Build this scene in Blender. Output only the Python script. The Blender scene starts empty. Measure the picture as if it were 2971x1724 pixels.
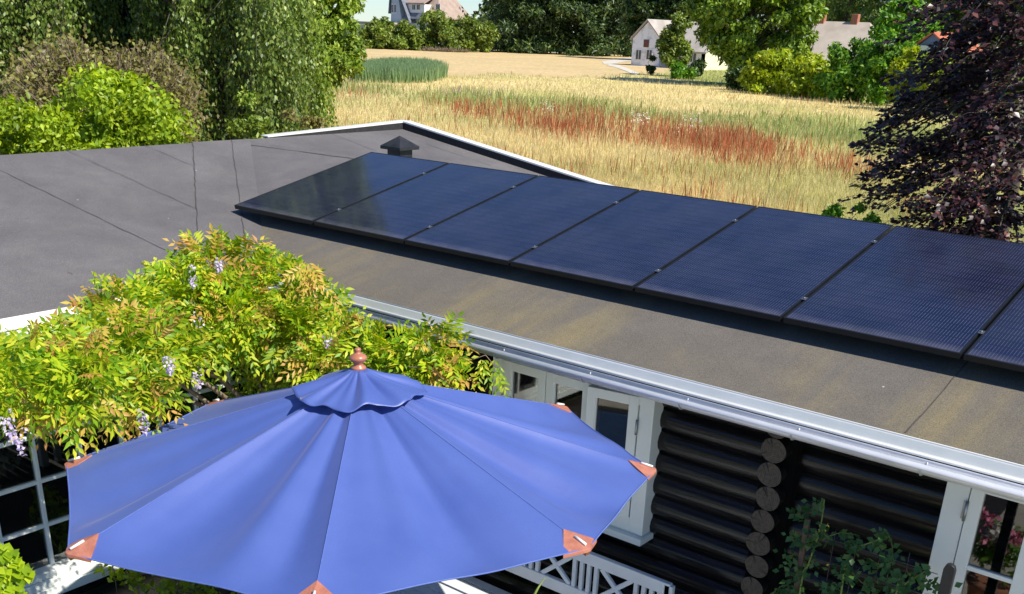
import bpy, math, random
import numpy as np
from mathutils import Matrix, Vector
random.seed(7); rng = np.random.default_rng(7)
PI = math.pi
# ------------------------------------------------------------------ camera, world, sun, exposure
OFF = np.array([0.0, 0.0, 4.1])            # design coordinates have the lens at z=0; the patio lies 4.1 m below
FWD = np.array([-0.5650, 0.7189, -0.4050]); RGT = np.array([0.7758, 0.6300, 0.0360]); UPV = np.array([-0.2810, 0.2939, 0.9136])
FPX, CX, CY = 2979.36, 1485.5, 1405.83     # photo pixels, lens 36 mm, optical centre below the crop
S = bpy.context.scene
C = S.collection
cam = bpy.data.cameras.new('camera'); camo = bpy.data.objects.new('camera', cam); C.objects.link(camo)
cam.sensor_width = 36.0; cam.lens = 36.0 * FPX / 2971; cam.shift_y = (CY - 862.0) / 2971
cam.clip_start = 0.05; cam.clip_end = 6000
M = Matrix(((RGT[0], UPV[0], -FWD[0], OFF[0]), (RGT[1], UPV[1], -FWD[1], OFF[1]), (RGT[2], UPV[2], -FWD[2], OFF[2]), (0, 0, 0, 1)))
camo.matrix_world = M
S.camera = camo
SUN_AZ, SUN_EL = math.radians(90), math.radians(46)      # azimuth from +Y towards +X
w = bpy.data.worlds.new('World'); S.world = w; w.use_nodes = True
nt = w.node_tree; nt.nodes.clear()
sky = nt.nodes.new('ShaderNodeTexSky'); sky.sky_type = 'NISHITA'; sky.sun_disc = False
sky.sun_elevation = SUN_EL; sky.sun_rotation = SUN_AZ; sky.air_density = 1.0; sky.dust_density = 0.0; sky.ozone_density = 3.0
bg = nt.nodes.new('ShaderNodeBackground'); bg.inputs[1].default_value = 0.082
wo = nt.nodes.new('ShaderNodeOutputWorld'); tint = nt.nodes.new('ShaderNodeMix'); tint.data_type = 'RGBA'; tint.blend_type = 'MULTIPLY'; tint.inputs[0].default_value = 1.0; tint.inputs[7].default_value = (.75, .92, 1.15, 1)
nt.links.new(sky.outputs[0], tint.inputs[6]); nt.links.new(tint.outputs[2], bg.inputs[0]); nt.links.new(bg.outputs[0], wo.inputs[0])
sl = bpy.data.lights.new('sun', 'SUN'); sl.energy = 4.9; sl.angle = math.radians(0.5); sl.color = (1.0, 0.935, 0.82)
slo = bpy.data.objects.new('sun', sl); C.objects.link(slo)
sd = Vector((math.sin(SUN_AZ) * math.cos(SUN_EL), math.cos(SUN_AZ) * math.cos(SUN_EL), math.sin(SUN_EL)))
slo.rotation_euler = sd.to_track_quat('Z', 'Y').to_euler(); slo.location = (20, 5, 30)
S.view_settings.view_transform = 'Standard'; S.view_settings.look = 'None'; S.view_settings.exposure = 0.5; S.view_settings.gamma = 1.0
S.cycles.use_denoising = True; S.cycles.max_bounces = 8; S.cycles.transparent_max_bounces = 12
S.cycles.sample_clamp_indirect = 6.0

# ------------------------------------------------------------------ photo pixel helpers (design coordinates)
def ray(x, y):
    d = FWD + RGT * (x - CX) / FPX - UPV * (y - CY) / FPX
    return d / np.linalg.norm(d)
def onp(x, y, n, c):
    d = ray(x, y); n = np.array(n, float); return d * (c / (n @ d))
def aty(x, y, Y): return onp(x, y, (0, 1, 0), Y)
def atx(x, y, X): return onp(x, y, (1, 0, 0), X)
def atz(x, y, Z): return onp(x, y, (0, 0, 1), Z)
def hd(Dx, Dy, r):                          # point on the ray through the 2519-px view, r metres away over ground
    d = ray(Dx * 1.1794, Dy * 1.1794); return d * (r / math.hypot(d[0], d[1]))
def project(P):
    P = np.asarray(P); z = P @ FWD
    return CX + FPX * (P @ RGT) / z, CY - FPX * (P @ UPV) / z
GZ = -4.1

# ------------------------------------------------------------------ materials
MATS = {}
def newmat(name):
    m = bpy.data.materials.new(name); m.use_nodes = True; MATS[name] = m
    n = m.node_tree.nodes; p = n['Principled BSDF']; return m, n, m.node_tree.links, p
def inp(p, **k):
    for a, v in k.items():
        a = a.replace('_', ' ')
        p.inputs[a].default_value = (*v, 1.0) if isinstance(v, tuple) and len(v) == 3 else v
def ramp(n, cols, pos=None):
    r = n.new('ShaderNodeValToRGB'); e = r.color_ramp.elements
    k = len(cols); pos = pos or [i / (k - 1) for i in range(k)]
    e[0].position = pos[0]; e[0].color = (*cols[0], 1); e[1].position = pos[-1]; e[1].color = (*cols[-1], 1)
    for i in range(1, k - 1):
        q = e.new(pos[i]); q.color = (*cols[i], 1)
    return r
def noise(n, l, scale, detail=4, rough=.55, vec=None, dist=0.0):
    t = n.new('ShaderNodeTexNoise'); t.inputs['Scale'].default_value = scale; t.inputs['Detail'].default_value = detail
    t.inputs['Roughness'].default_value = rough; t.inputs['Distortion'].default_value = dist
    if vec is not None: l.new(vec, t.inputs['Vector'])
    return t
def coords(n, l, scale=(1, 1, 1), rot=(0, 0, 0)):
    tc = n.new('ShaderNodeTexCoord'); mp = n.new('ShaderNodeMapping'); mp.inputs['Scale'].default_value = scale; mp.inputs['Rotation'].default_value = rot
    l.new(tc.outputs['Object'], mp.inputs['Vector']); return mp.outputs[0]
def bump(n, l, p, h, strength=.3, dist=.01):
    b = n.new('ShaderNodeBump'); b.inputs['Strength'].default_value = strength; b.inputs['Distance'].default_value = dist
    l.new(h, b.inputs['Height']); l.new(b.outputs[0], p.inputs['Normal']); return b
def mixc(n, l, a, b, f, blend='MIX'):
    m = n.new('ShaderNodeMix'); m.data_type = 'RGBA'; m.blend_type = blend
    for s, v in ((m.inputs[0], f), (m.inputs[6], a), (m.inputs[7], b)):
        if hasattr(v, 'links') or hasattr(v, 'is_linked'): l.new(v, s)
        elif isinstance(v, tuple): s.default_value = (*v, 1)
        else: s.default_value = v
    return m.outputs[2]
def simple(name, cols, scale=8, rough=.6, detail=5, bmp=0, bscale=None, metal=0, spec=.5, stretch=(1, 1, 1), pos=None, **k):
    m, n, l, p = newmat(name); v = coords(n, l, stretch)
    t = noise(n, l, scale, detail, vec=v); r = ramp(n, cols, pos or [.3, .7] if len(cols) == 2 else pos)
    l.new(t.outputs[0], r.inputs[0]); l.new(r.outputs[0], p.inputs['Base Color'])
    inp(p, Roughness=rough, Metallic=metal); p.inputs['Specular IOR Level'].default_value = spec
    if bmp:
        t2 = noise(n, l, bscale or scale * 6, 6, vec=v); bump(n, l, p, t2.outputs[0], bmp)
    for a, b in k.items(): inp(p, **{a: b})
    return m
def leafmat(name, cols, transl=.35, rough=.45, spec=.45, pos=None, patch=1.2, patchamt=.35):
    m, n, l, p = newmat(name)
    g = n.new('ShaderNodeNewGeometry'); r = ramp(n, cols, pos); l.new(g.outputs['Random Per Island'], r.inputs[0])
    v = coords(n, l); t = noise(n, l, patch, 2, vec=v)
    hsv = n.new('ShaderNodeHueSaturation'); l.new(r.outputs[0], hsv.inputs['Color'])
    mr = n.new('ShaderNodeMapRange'); mr.inputs[1].default_value = .3; mr.inputs[2].default_value = .7
    mr.inputs[3].default_value = 1 - patchamt; mr.inputs[4].default_value = 1 + patchamt; l.new(t.outputs[0], mr.inputs[0])
    l.new(mr.outputs[0], hsv.inputs['Value'])
    l.new(hsv.outputs[0], p.inputs['Base Color']); inp(p, Roughness=rough); p.inputs['Specular IOR Level'].default_value = spec
    tr = n.new('ShaderNodeBsdfTranslucent'); hs2 = n.new('ShaderNodeHueSaturation'); hs2.inputs['Value'].default_value = 1.5; hs2.inputs['Saturation'].default_value = 1.1; hs2.inputs['Hue'].default_value = .49
    l.new(hsv.outputs[0], hs2.inputs['Color']); l.new(hs2.outputs[0], tr.inputs[0])
    mx = n.new('ShaderNodeMixShader'); mx.inputs[0].default_value = transl
    l.new(p.outputs[0], mx.inputs[1]); l.new(tr.outputs[0], mx.inputs[2]); l.new(mx.outputs[0], n['Material Output'].inputs[0])
    return m

def felt(name, streaks):
    m, n, l, p = newmat(name); v = coords(n, l)
    g1 = noise(n, l, 170, 3, .75, v); g2 = noise(n, l, 1.1, 4, .6, v, .4); g3 = noise(n, l, 5, 4, .6, v)
    base = ramp(n, [(.112, .107, .112), (.160, .152, .156)], [.3, .72]); l.new(g2.outputs[0], base.inputs[0])
    c = mixc(n, l, base.outputs[0], (.30, .29, .28), 0.0)
    sp = ramp(n, [(.5, .5, .5), (1.5, 1.5, 1.5)], [.36, .66]); l.new(g1.outputs[0], sp.inputs[0])
    if streaks:
        vs = coords(n, l, (2.3, .28, .28)); s = noise(n, l, 1.0, 5, .62, vs, .3)
        sr = ramp(n, [(0, 0, 0), (1, 1, 1)], [.46, .66]); l.new(s.outputs[0], sr.inputs[0])
        tcx = n.new('ShaderNodeTexCoord'); sep = n.new('ShaderNodeSeparateXYZ'); l.new(tcx.outputs['Object'], sep.inputs[0])
        mr = n.new('ShaderNodeMapRange'); mr.inputs[1].default_value = -.6; mr.inputs[2].default_value = -1.7; l.new(sep.outputs[1], mr.inputs[0])
        mm = n.new('ShaderNodeMath'); mm.operation = 'MULTIPLY'; l.new(sr.outputs[0], mm.inputs[0]); l.new(mr.outputs[0], mm.inputs[1])
        mm2 = n.new('ShaderNodeMath'); mm2.operation = 'MULTIPLY'; l.new(mm.outputs[0], mm2.inputs[0]); mm2.inputs[1].default_value = .6
        hm = n.new('ShaderNodeMath'); hm.operation = 'MULTIPLY'; l.new(mr.outputs[0], hm.inputs[0]); hm.inputs[1].default_value = .8; c = mixc(n, l, c, (.140, .124, .096), hm.outputs[0]); c = mixc(n, l, c, (.24, .195, .095), mm2.outputs[0])
    gg = ramp(n, [(.93, .93, .94), (1.05, 1.04, 1.02)], [.35, .65]); l.new(g3.outputs[0], gg.inputs[0])
    c = mixc(n, l, c, gg.outputs[0], 1.0, 'MULTIPLY')
    c = mixc(n, l, c, sp.outputs[0], .85, 'MULTIPLY')
    # a few pale specks of bird lime and lichen
    vo = n.new('ShaderNodeTexVoronoi'); vo.inputs['Scale'].default_value = 3.2; l.new(v, vo.inputs['Vector'])
    vr = ramp(n, [(1, 1, 1), (0, 0, 0)], [.012, .03]); l.new(vo.outputs['Distance'], vr.inputs[0])
    c = mixc(n, l, c, (.5, .49, .45), vr.outputs[0])
    l.new(c, p.inputs['Base Color']); inp(p, Roughness=.85); p.inputs['Specular IOR Level'].default_value = .35
    b = bump(n, l, p, g1.outputs[0], .35, .004)
    g4 = noise(n, l, 2.2, 3, .5, v); b2 = n.new('ShaderNodeBump'); b2.inputs['Strength'].default_value = .12; b2.inputs['Distance'].default_value = .02
    l.new(g4.outputs[0], b2.inputs['Height']); l.new(b2.outputs[0], b.inputs['Normal'])
    return m
felt('felt_wing', False); felt('felt_main', True)
simple('felt_dark', [(.012, .012, .014), (.03, .03, .032)], 30, .9)
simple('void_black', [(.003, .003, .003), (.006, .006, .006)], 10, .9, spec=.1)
simple('seam', [(.045, .042, .045), (.09, .085, .09)], 40, .9)
simple('white_paint', [(.80, .84, .79), (.87, .9, .85)], 3, .42, bmp=.05, bscale=60)
simple('white_metal', [(.72, .72, .70), (.8, .8, .78)], 5, .3)
simple('galv', [(.62, .64, .68), (.74, .75, .78)], 7, .3, metal=.3, bmp=.04, bscale=12)
simple('flash_metal', [(.64, .66, .64), (.74, .75, .73)], 4, .35, metal=.1)
simple('bracket_metal', [(.42, .43, .45), (.5, .52, .54)], 9, .4, metal=.2)
simple('hinge_metal', [(.28, .31, .34), (.45, .47, .5)], 20, .35, metal=.8)
simple('black_metal', [(.012, .013, .015), (.03, .032, .035)], 12, .45)
simple('clamp_metal', [(.2, .22, .24), (.32, .34, .36)], 12, .35, metal=.8)
simple('frame_black', [(.006, .007, .009), (.012, .013, .016)], 6, .4, spec=.4)
simple('rubber', [(.02, .02, .02), (.03, .03, .03)], 6, .7)
simple('wood_red', [(.33, .12, .07), (.47, .19, .12)], 9, .32, stretch=(1, 1, 6), bmp=.1)
simple('leather', [(.33, .115, .075), (.46, .18, .12)], 25, .62, bmp=.25, bscale=90)
simple('pole_wood', [(.2, .08, .045), (.3, .13, .07)], 9, .4, stretch=(1, 1, .2))
simple('stake_wood', [(.075, .05, .035), (.13, .09, .065)], 14, .8, stretch=(1, 1, .15), bmp=.4)
simple('stem_green', [(.10, .16, .03), (.2, .26, .05)], 12, .5)
simple('stem_brown', [(.14, .105, .07), (.28, .21, .15)], 12, .8, bmp=.3)
simple('bark', [(.05, .04, .03), (.13, .11, .085)], 6, .9, bmp=.6, stretch=(1, 1, .3))
simple('birch_bark', [(.10, .09, .08), (.55, .53, .5)], 4, .8, stretch=(.4, .4, 2.5), pos=[.4, .55])
simple('wall_white', [(.62, .64, .68), (.76, .77, .78)], 1.2, .85, bmp=.2, bscale=5)
simple('wall_old', [(.48, .48, .52), (.78, .8, .86)], .9, .9, detail=8, pos=[.32, .5])
simple('wall_sunlit_cream', [(.66, .62, .44), (.76, .72, .54)], 1.0, .85)
simple('fiber_roof', [(.3, .265, .235), (.45, .41, .37)], .5, .9, detail=8)
simple('fiber_roof_pale', [(.36, .305, .25), (.5, .43, .36)], .5, .9, detail=8)
simple('tile_roof', [(.30, .225, .185), (.42, .33, .28)], .9, .85, detail=8)
simple('tile_red', [(.38, .1, .05), (.5, .17, .09)], 2, .8)
simple('slate', [(.10, .12, .16), (.18, .2, .25)], 2, .6)
simple('blue_wall', [(.09, .13, .2), (.13, .18, .27)], 1, .8)
simple('blue_wall_pale', [(.34, .42, .5), (.42, .5, .58)], 1, .8)
simple('brick', [(.3, .1, .06), (.42, .17, .11)], 5, .85)
simple('hatch_brown', [(.10, .035, .03), (.17, .06, .05)], 3, .7)
simple('window_dark', [(.03, .04, .05), (.07, .08, .1)], 3, .15)
simple('gravel', [(.5, .46, .38), (.66, .62, .54)], 1.0, .95)
simple('bounce_paving', [(.42, .37, .30), (.58, .52, .43)], 1.5, .8, detail=8)
simple('terracotta', [(.3, .12, .07), (.4, .18, .1)], 6, .8)
simple('pink_petal', [(.75, .05, .2), (.85, .5, .6)], 60, .5)
simple('white_petal', [(.5, .5, .42), (.75, .74, .66)], 20, .5)
simple('wire', [(.09, .06, .05), (.14, .1, .08)], 30, .6)
simple('yellow_petal', [(.8, .65, .05), (.9, .8, .15)], 30, .5)
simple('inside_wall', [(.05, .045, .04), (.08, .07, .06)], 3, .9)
simple('table_paint', [(.62, .66, .68), (.72, .75, .77)], 5, .4)
def logmat():
    m, n, l, p = newmat('log_black'); v = coords(n, l, (.5, 9, 9)); t = noise(n, l, 3, 8, .7, v); r = ramp(n, [(.004, .004, .005), (.016, .014, .013), (.05, .035, .025)], [.35, .62, .85])
    l.new(t.outputs[0], r.inputs[0]); l.new(r.outputs[0], p.inputs['Base Color']); inp(p, Roughness=.2); p.inputs['Specular IOR Level'].default_value = .42
    v2 = coords(n, l, (1, 22, 22)); t2 = noise(n, l, 3, 5, .6, v2); bump(n, l, p, t2.outputs[0], .25, .006)
logmat()
def endgrain():
    m, n, l, p = newmat('end_grain'); tc = n.new('ShaderNodeTexCoord'); mp = n.new('ShaderNodeMapping'); mp.inputs['Scale'].default_value = (1, .2, 1)
    l.new(tc.outputs['Object'], mp.inputs[0])
    t = noise(n, l, 55, 6, .7, mp.outputs[0]); r = ramp(n, [(.045, .038, .031), (.15, .125, .1)], [.3, .75]); l.new(t.outputs[0], r.inputs[0])
    vm = n.new('ShaderNodeVectorMath'); vm.operation = 'MULTIPLY_ADD'; l.new(tc.outputs['Generated'], vm.inputs[0]); vm.inputs[1].default_value = (1, 0, 1); vm.inputs[2].default_value = (-.47, 0, -.54)
    t2 = noise(n, l, 3, 3, .5, tc.outputs['Object']); vl = n.new('ShaderNodeVectorMath'); vl.operation = 'LENGTH'; l.new(vm.outputs[0], vl.inputs[0])
    ma = n.new('ShaderNodeMath'); ma.operation = 'MULTIPLY_ADD'; l.new(vl.outputs['Value'], ma.inputs[0]); ma.inputs[1].default_value = 85; l.new(t2.outputs[0], ma.inputs[2])
    si = n.new('ShaderNodeMath'); si.operation = 'SINE'; l.new(ma.outputs[0], si.inputs[0]); rg = ramp(n, [(.72, .7, .68), (1.15, 1.12, 1.08)], [.2, .7]); mr_ = n.new('ShaderNodeMapRange'); mr_.inputs[1].default_value = -1; l.new(si.outputs[0], mr_.inputs[0]); l.new(mr_.outputs[0], rg.inputs[0])
    c = mixc(n, l, r.outputs[0], rg.outputs[0], 1.0, 'MULTIPLY')
    l.new(c, p.inputs['Base Color']); inp(p, Roughness=.85); bump(n, l, p, t.outputs[0], .5, .006)
endgrain()
def deckmat():
    m, n, l, p = newmat('deck_wood'); v = coords(n, l, (.5, 9, 1)); t = noise(n, l, 3, 6, .6, v); r = ramp(n, [(.016, .012, .010), (.05, .038, .03)], [.3, .7])
    l.new(t.outputs[0], r.inputs[0]); l.new(r.outputs[0], p.inputs['Base Color']); inp(p, Roughness=.55)
deckmat()
def canvas():
    m, n, l, p = newmat('canvas'); v = coords(n, l)
    t = noise(n, l, 420, 2, .6, v); t2 = noise(n, l, 2.6, 4, .55, v)
    r = ramp(n, [(.065, .115, .39), (.085, .14, .43)], [.3, .7]); l.new(t2.outputs[0], r.inputs[0])
    r2 = ramp(n, [(.88, .88, .88), (1.08, 1.08, 1.08)], [.35, .65]); l.new(t.outputs[0], r2.inputs[0])
    c = mixc(n, l, r.outputs[0], r2.outputs[0], 1.0, 'MULTIPLY'); l.new(c, p.inputs['Base Color'])
    inp(p, Roughness=.5); p.inputs['Specular IOR Level'].default_value = 1.0; p.inputs['Specular Tint'].default_value = (1, .93, 1, 1); p.inputs['Sheen Weight'].default_value = .22; p.inputs['Sheen Roughness'].default_value = .35
    p.inputs['Sheen Tint'].default_value = (.8, .75, 1, 1)
    b1 = bump(n, l, p, t.outputs[0], .12, .002); t5 = noise(n, l, 9, 4, .55, v, .6); b2 = n.new('ShaderNodeBump'); b2.inputs['Strength'].default_value = .14; b2.inputs['Distance'].default_value = .01; l.new(t5.outputs[0], b2.inputs['Height']); l.new(b2.outputs[0], b1.inputs['Normal'])
    tr = n.new('ShaderNodeBsdfTranslucent'); tr.inputs[0].default_value = (.10, .18, .62, 1); mx = n.new('ShaderNodeMixShader'); mx.inputs[0].default_value = .12
    l.new(p.outputs[0], mx.inputs[1]); l.new(tr.outputs[0], mx.inputs[2]); l.new(mx.outputs[0], n['Material Output'].inputs[0])
canvas()
simple('thread', [(.075, .125, .38), (.10, .16, .45)], 30, .8)
def solar():
    m, n, l, p = newmat('solar_cells'); tc = n.new('ShaderNodeTexCoord'); sep = n.new('ShaderNodeSeparateXYZ'); l.new(tc.outputs['UV'], sep.inputs[0])
    def mth(op, a, b=None, c=None):
        q = n.new('ShaderNodeMath'); q.operation = op
        for i, x in enumerate((a, b, c)):
            if x is None: continue
            if isinstance(x, (int, float)): q.inputs[i].default_value = x
            else: l.new(x, q.inputs[i])
        return q.outputs[0]
    U, V = sep.outputs[0], sep.outputs[1]          # metres on the panel
    fu = mth('FRACT', mth('DIVIDE', U, .0182)); line = mth('LESS_THAN', mth('ABSOLUTE', mth('SUBTRACT', fu, .5)), .085)
    fv = mth('FRACT', mth('DIVIDE', V, .083)); dash = mth('GREATER_THAN', fv, .12)
    busb = mth('MULTIPLY', line, dash)
    cu = mth('LESS_THAN', mth('FRACT', mth('DIVIDE', U, .1665)), .014); cv = mth('LESS_THAN', mth('FRACT', mth('DIVIDE', V, .166)), .014)
    gap = mth('MAXIMUM', cu, cv)
    cell = n.new('ShaderNodeTexWhiteNoise'); cell.noise_dimensions = '2D'
    cmb = n.new('ShaderNodeCombineXYZ'); l.new(mth('FLOOR', mth('DIVIDE', U, .1665)), cmb.inputs[0]); l.new(mth('FLOOR', mth('DIVIDE', V, .166)), cmb.inputs[1]); l.new(cmb.outputs[0], cell.inputs['Vector'])
    cr = ramp(n, [(.005, .008, .026), (.008, .010, .036)]); l.new(cell.outputs[0], cr.inputs[0])
    c = mixc(n, l, cr.outputs[0], (.006, .008, .02), gap)
    v = coords(n, l); dn = noise(n, l, 9, 6, .7, v); dr = ramp(n, [(.35, .35, .35), (.9, .9, .9)], [.35, .75]); l.new(dn.outputs[0], dr.inputs[0])
    c = mixc(n, l, c, (.095, .11, .19), mth('MULTIPLY', busb, dr.outputs[0]))
    du = noise(n, l, 2.1, 5, .6, v); dur = ramp(n, [(0, 0, 0), (.05, .05, .05)], [.35, .75]); l.new(du.outputs[0], dur.inputs[0])
    c = mixc(n, l, c, (.3, .3, .34), dur.outputs[0])
    # dust gathered along the lower edge
    eg = n.new('ShaderNodeMapRange'); eg.inputs[1].default_value = .10; eg.inputs[2].default_value = .012; eg.inputs[3].default_value = 0; eg.inputs[4].default_value = .22; l.new(V, eg.inputs[0])
    c = mixc(n, l, c, (.33, .31, .34), mth('MULTIPLY', eg.outputs[0], dr.outputs[0]))
    l.new(c, p.inputs['Base Color']); inp(p, Roughness=.16, IOR=1.5); p.inputs['Specular IOR Level'].default_value = .62
    rr = n.new('ShaderNodeMapRange'); rr.inputs[3].default_value = .05; rr.inputs[4].default_value = .14; l.new(dn.outputs[0], rr.inputs[0]); l.new(rr.outputs[0], p.inputs['Roughness'])
solar()
def glassmat():
    m, n, l, p = newmat('window_glass'); n.remove(p)
    gl = n.new('ShaderNodeBsdfGlossy'); gl.inputs['Roughness'].default_value = .02; tr = n.new('ShaderNodeBsdfTransparent'); tr.inputs[0].default_value = (.5, .54, .54, 1)
    fr = n.new('ShaderNodeFresnel'); fr.inputs[0].default_value = 1.5; mr = n.new('ShaderNodeMath'); mr.operation = 'MULTIPLY_ADD'; l.new(fr.outputs[0], mr.inputs[0]); mr.inputs[1].default_value = 1.6; mr.inputs[2].default_value = .06; mr.use_clamp = True
    mx = n.new('ShaderNodeMixShader'); l.new(mr.outputs[0], mx.inputs[0]); l.new(tr.outputs[0], mx.inputs[1]); l.new(gl.outputs[0], mx.inputs[2]); l.new(mx.outputs[0], n['Material Output'].inputs[0])
glassmat()
def colmat(name, transl=0.0, rough=.9, ground=False):
    m, n, l, p = newmat(name); a = n.new('ShaderNodeVertexColor'); a.layer_name = 'Col'
    c = a.outputs[0]
    if ground:
        v = coords(n, l); t = noise(n, l, 1.7, 8, .7, v); r = ramp(n, [(.62, .62, .6), (1.3, 1.28, 1.2)], [.3, .7]); l.new(t.outputs[0], r.inputs[0]); c = mixc(n, l, c, r.outputs[0], 1.0, 'MULTIPLY')
        vv = coords(n, l, (1, 1, 1)); t3 = noise(n, l, .11, 4, .6, vv); r3 = ramp(n, [(.88, .9, .85), (1.1, 1.08, 1.05)], [.3, .7]); l.new(t3.outputs[0], r3.inputs[0]); c = mixc(n, l, c, r3.outputs[0], 1.0, 'MULTIPLY')
    l.new(c, p.inputs['Base Color']); inp(p, Roughness=rough); p.inputs['Specular IOR Level'].default_value = .15
    if transl:
        tr = n.new('ShaderNodeBsdfTranslucent'); l.new(c, tr.inputs[0]); mx = n.new('ShaderNodeMixShader'); mx.inputs[0].default_value = transl
        l.new(p.outputs[0], mx.inputs[1]); l.new(tr.outputs[0], mx.inputs[2]); l.new(mx.outputs[0], n['Material Output'].inputs[0])
colmat('ground_mat', ground=True); colmat('blade_mat', .6)
# foliage
leafmat('wist_green', [(.10, .235, .008), (.21, .365, .012), (.40, .495, .015), (.58, .58, .04)], .36, patchamt=.25, patch=2.5)
leafmat('wist_bronze', [(.56, .46, .06), (.62, .42, .08), (.52, .27, .08), (.6, .52, .1)], .35, patchamt=.15)
leafmat('wist_flower', [(.5, .38, .62), (.66, .57, .78), (.8, .75, .85)], .3, patchamt=.1)
leafmat('lime_leaf', [(.14, .25, .01), (.28, .40, .015), (.44, .54, .025)], .36, patchamt=.3, patch=1.5)
leafmat('brown_leaf', [(.13, .12, .03), (.26, .24, .06), (.2, .15, .08), (.3, .34, .07)], .3, patchamt=.25)
leafmat('birch_leaf', [(.05, .10, .012), (.11, .175, .022), (.25, .32, .07)], .18, rough=.45, spec=.5, patchamt=.3, patch=.6)
leafmat('birch_light', [(.09, .17, .015), (.19, .29, .03), (.38, .46, .08)], .3, patchamt=.3, patch=.6)
leafmat('hedge_leaf', [(.07, .12, .015), (.15, .23, .03), (.32, .38, .07)], .28, patchamt=.3, patch=.3)
leafmat('pine_leaf', [(.018, .045, .014), (.045, .09, .022), (.12, .17, .035)], .15, patchamt=.35, patch=.25)
leafmat('chestnut_leaf', [(.055, .125, .012), (.13, .225, .018), (.27, .37, .035)], .25, patchamt=.25, patch=.3)
leafmat('fresh_leaf', [(.06, .17, .015), (.12, .28, .02), (.22, .42, .03)], .32, patchamt=.3, patch=.4)
leafmat('yellow_leaf', [(.17, .26, .012), (.32, .42, .02), (.5, .55, .04)], .35, patchamt=.2, patch=.4)
leafmat('willow_leaf', [(.06, .12, .025), (.12, .19, .04), (.22, .28, .07)], .25, patchamt=.3, patch=.25)
leafmat('beech_leaf', [(.016, .009, .013), (.034, .015, .021), (.07, .026, .032), (.2, .07, .06)], .12, rough=.38, spec=.6, pos=[0, .5, .85, 1], patchamt=.3)
leafmat('tomato_leaf', [(.03, .085, .022), (.055, .14, .035), (.08, .18, .04)], .3, patchamt=.2, patch=4)

# ------------------------------------------------------------------ mesh building
ORG = {}
def put(name, me, parent=None, loc=None):
    o = bpy.data.objects.new(name, me); C.objects.link(o)
    if parent is not None:
        o.parent = parent; ORG[o.name] = ORG[parent.name]
    else:
        ORG[o.name] = np.array(loc if loc is not None else (0, 0, 0), float); o.location = ORG[o.name]
    return o
def empty(name, loc, label, cat, group=None):
    o = bpy.data.objects.new(name, None); C.objects.link(o); o.empty_display_size = .2
    L = np.array(loc, float) + OFF; o.location = L; ORG[o.name] = L; tag(o, label, cat, group); return o
def tag(o, label=None, cat=None, group=None, kind=None):
    for k, v in (('label', label), ('category', cat), ('group', group), ('kind', kind)):
        if v: o[k] = v
    return o
def npmesh(name, V, F, mats, parent=None, fm=None, smooth=False, col=None, loc=None, tri=False):
    V = np.asarray(V, np.float32) + OFF.astype(np.float32)
    org = ORG[parent.name] if parent is not None else (np.array(loc, float) + OFF if loc is not None else np.zeros(3))
    V = V - org.astype(np.float32)
    F = np.asarray(F, np.int32); k = F.shape[1]
    me = bpy.data.meshes.new(name); me.vertices.add(len(V)); me.vertices.foreach_set('co', V.ravel())
    me.loops.add(F.size); me.loops.foreach_set('vertex_index', F.ravel())
    me.polygons.add(len(F)); me.polygons.foreach_set('loop_start', np.arange(0, F.size, k, dtype=np.int32))
    try: me.polygons.foreach_set('loop_total', np.full(len(F), k, np.int32))
    except Exception: pass
    for m in mats: me.materials.append(MATS[m])
    if fm is not None: me.polygons.foreach_set('material_index', np.asarray(fm, np.int32))
    if smooth: me.polygons.foreach_set('use_smooth', np.ones(len(F), bool))
    me.update(calc_edges=True)
    if col is not None:
        a = me.color_attributes.new('Col', 'FLOAT_COLOR', 'POINT'); cc = np.ones((len(V), 4), np.float32); cc[:, :3] = col; a.data.foreach_set('color', cc.ravel())
    me.validate()
    if parent is not None: return put(name, me, parent)
    o = bpy.data.objects.new(name, me); C.objects.link(o); o.location = org; ORG[o.name] = org; return o
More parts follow.
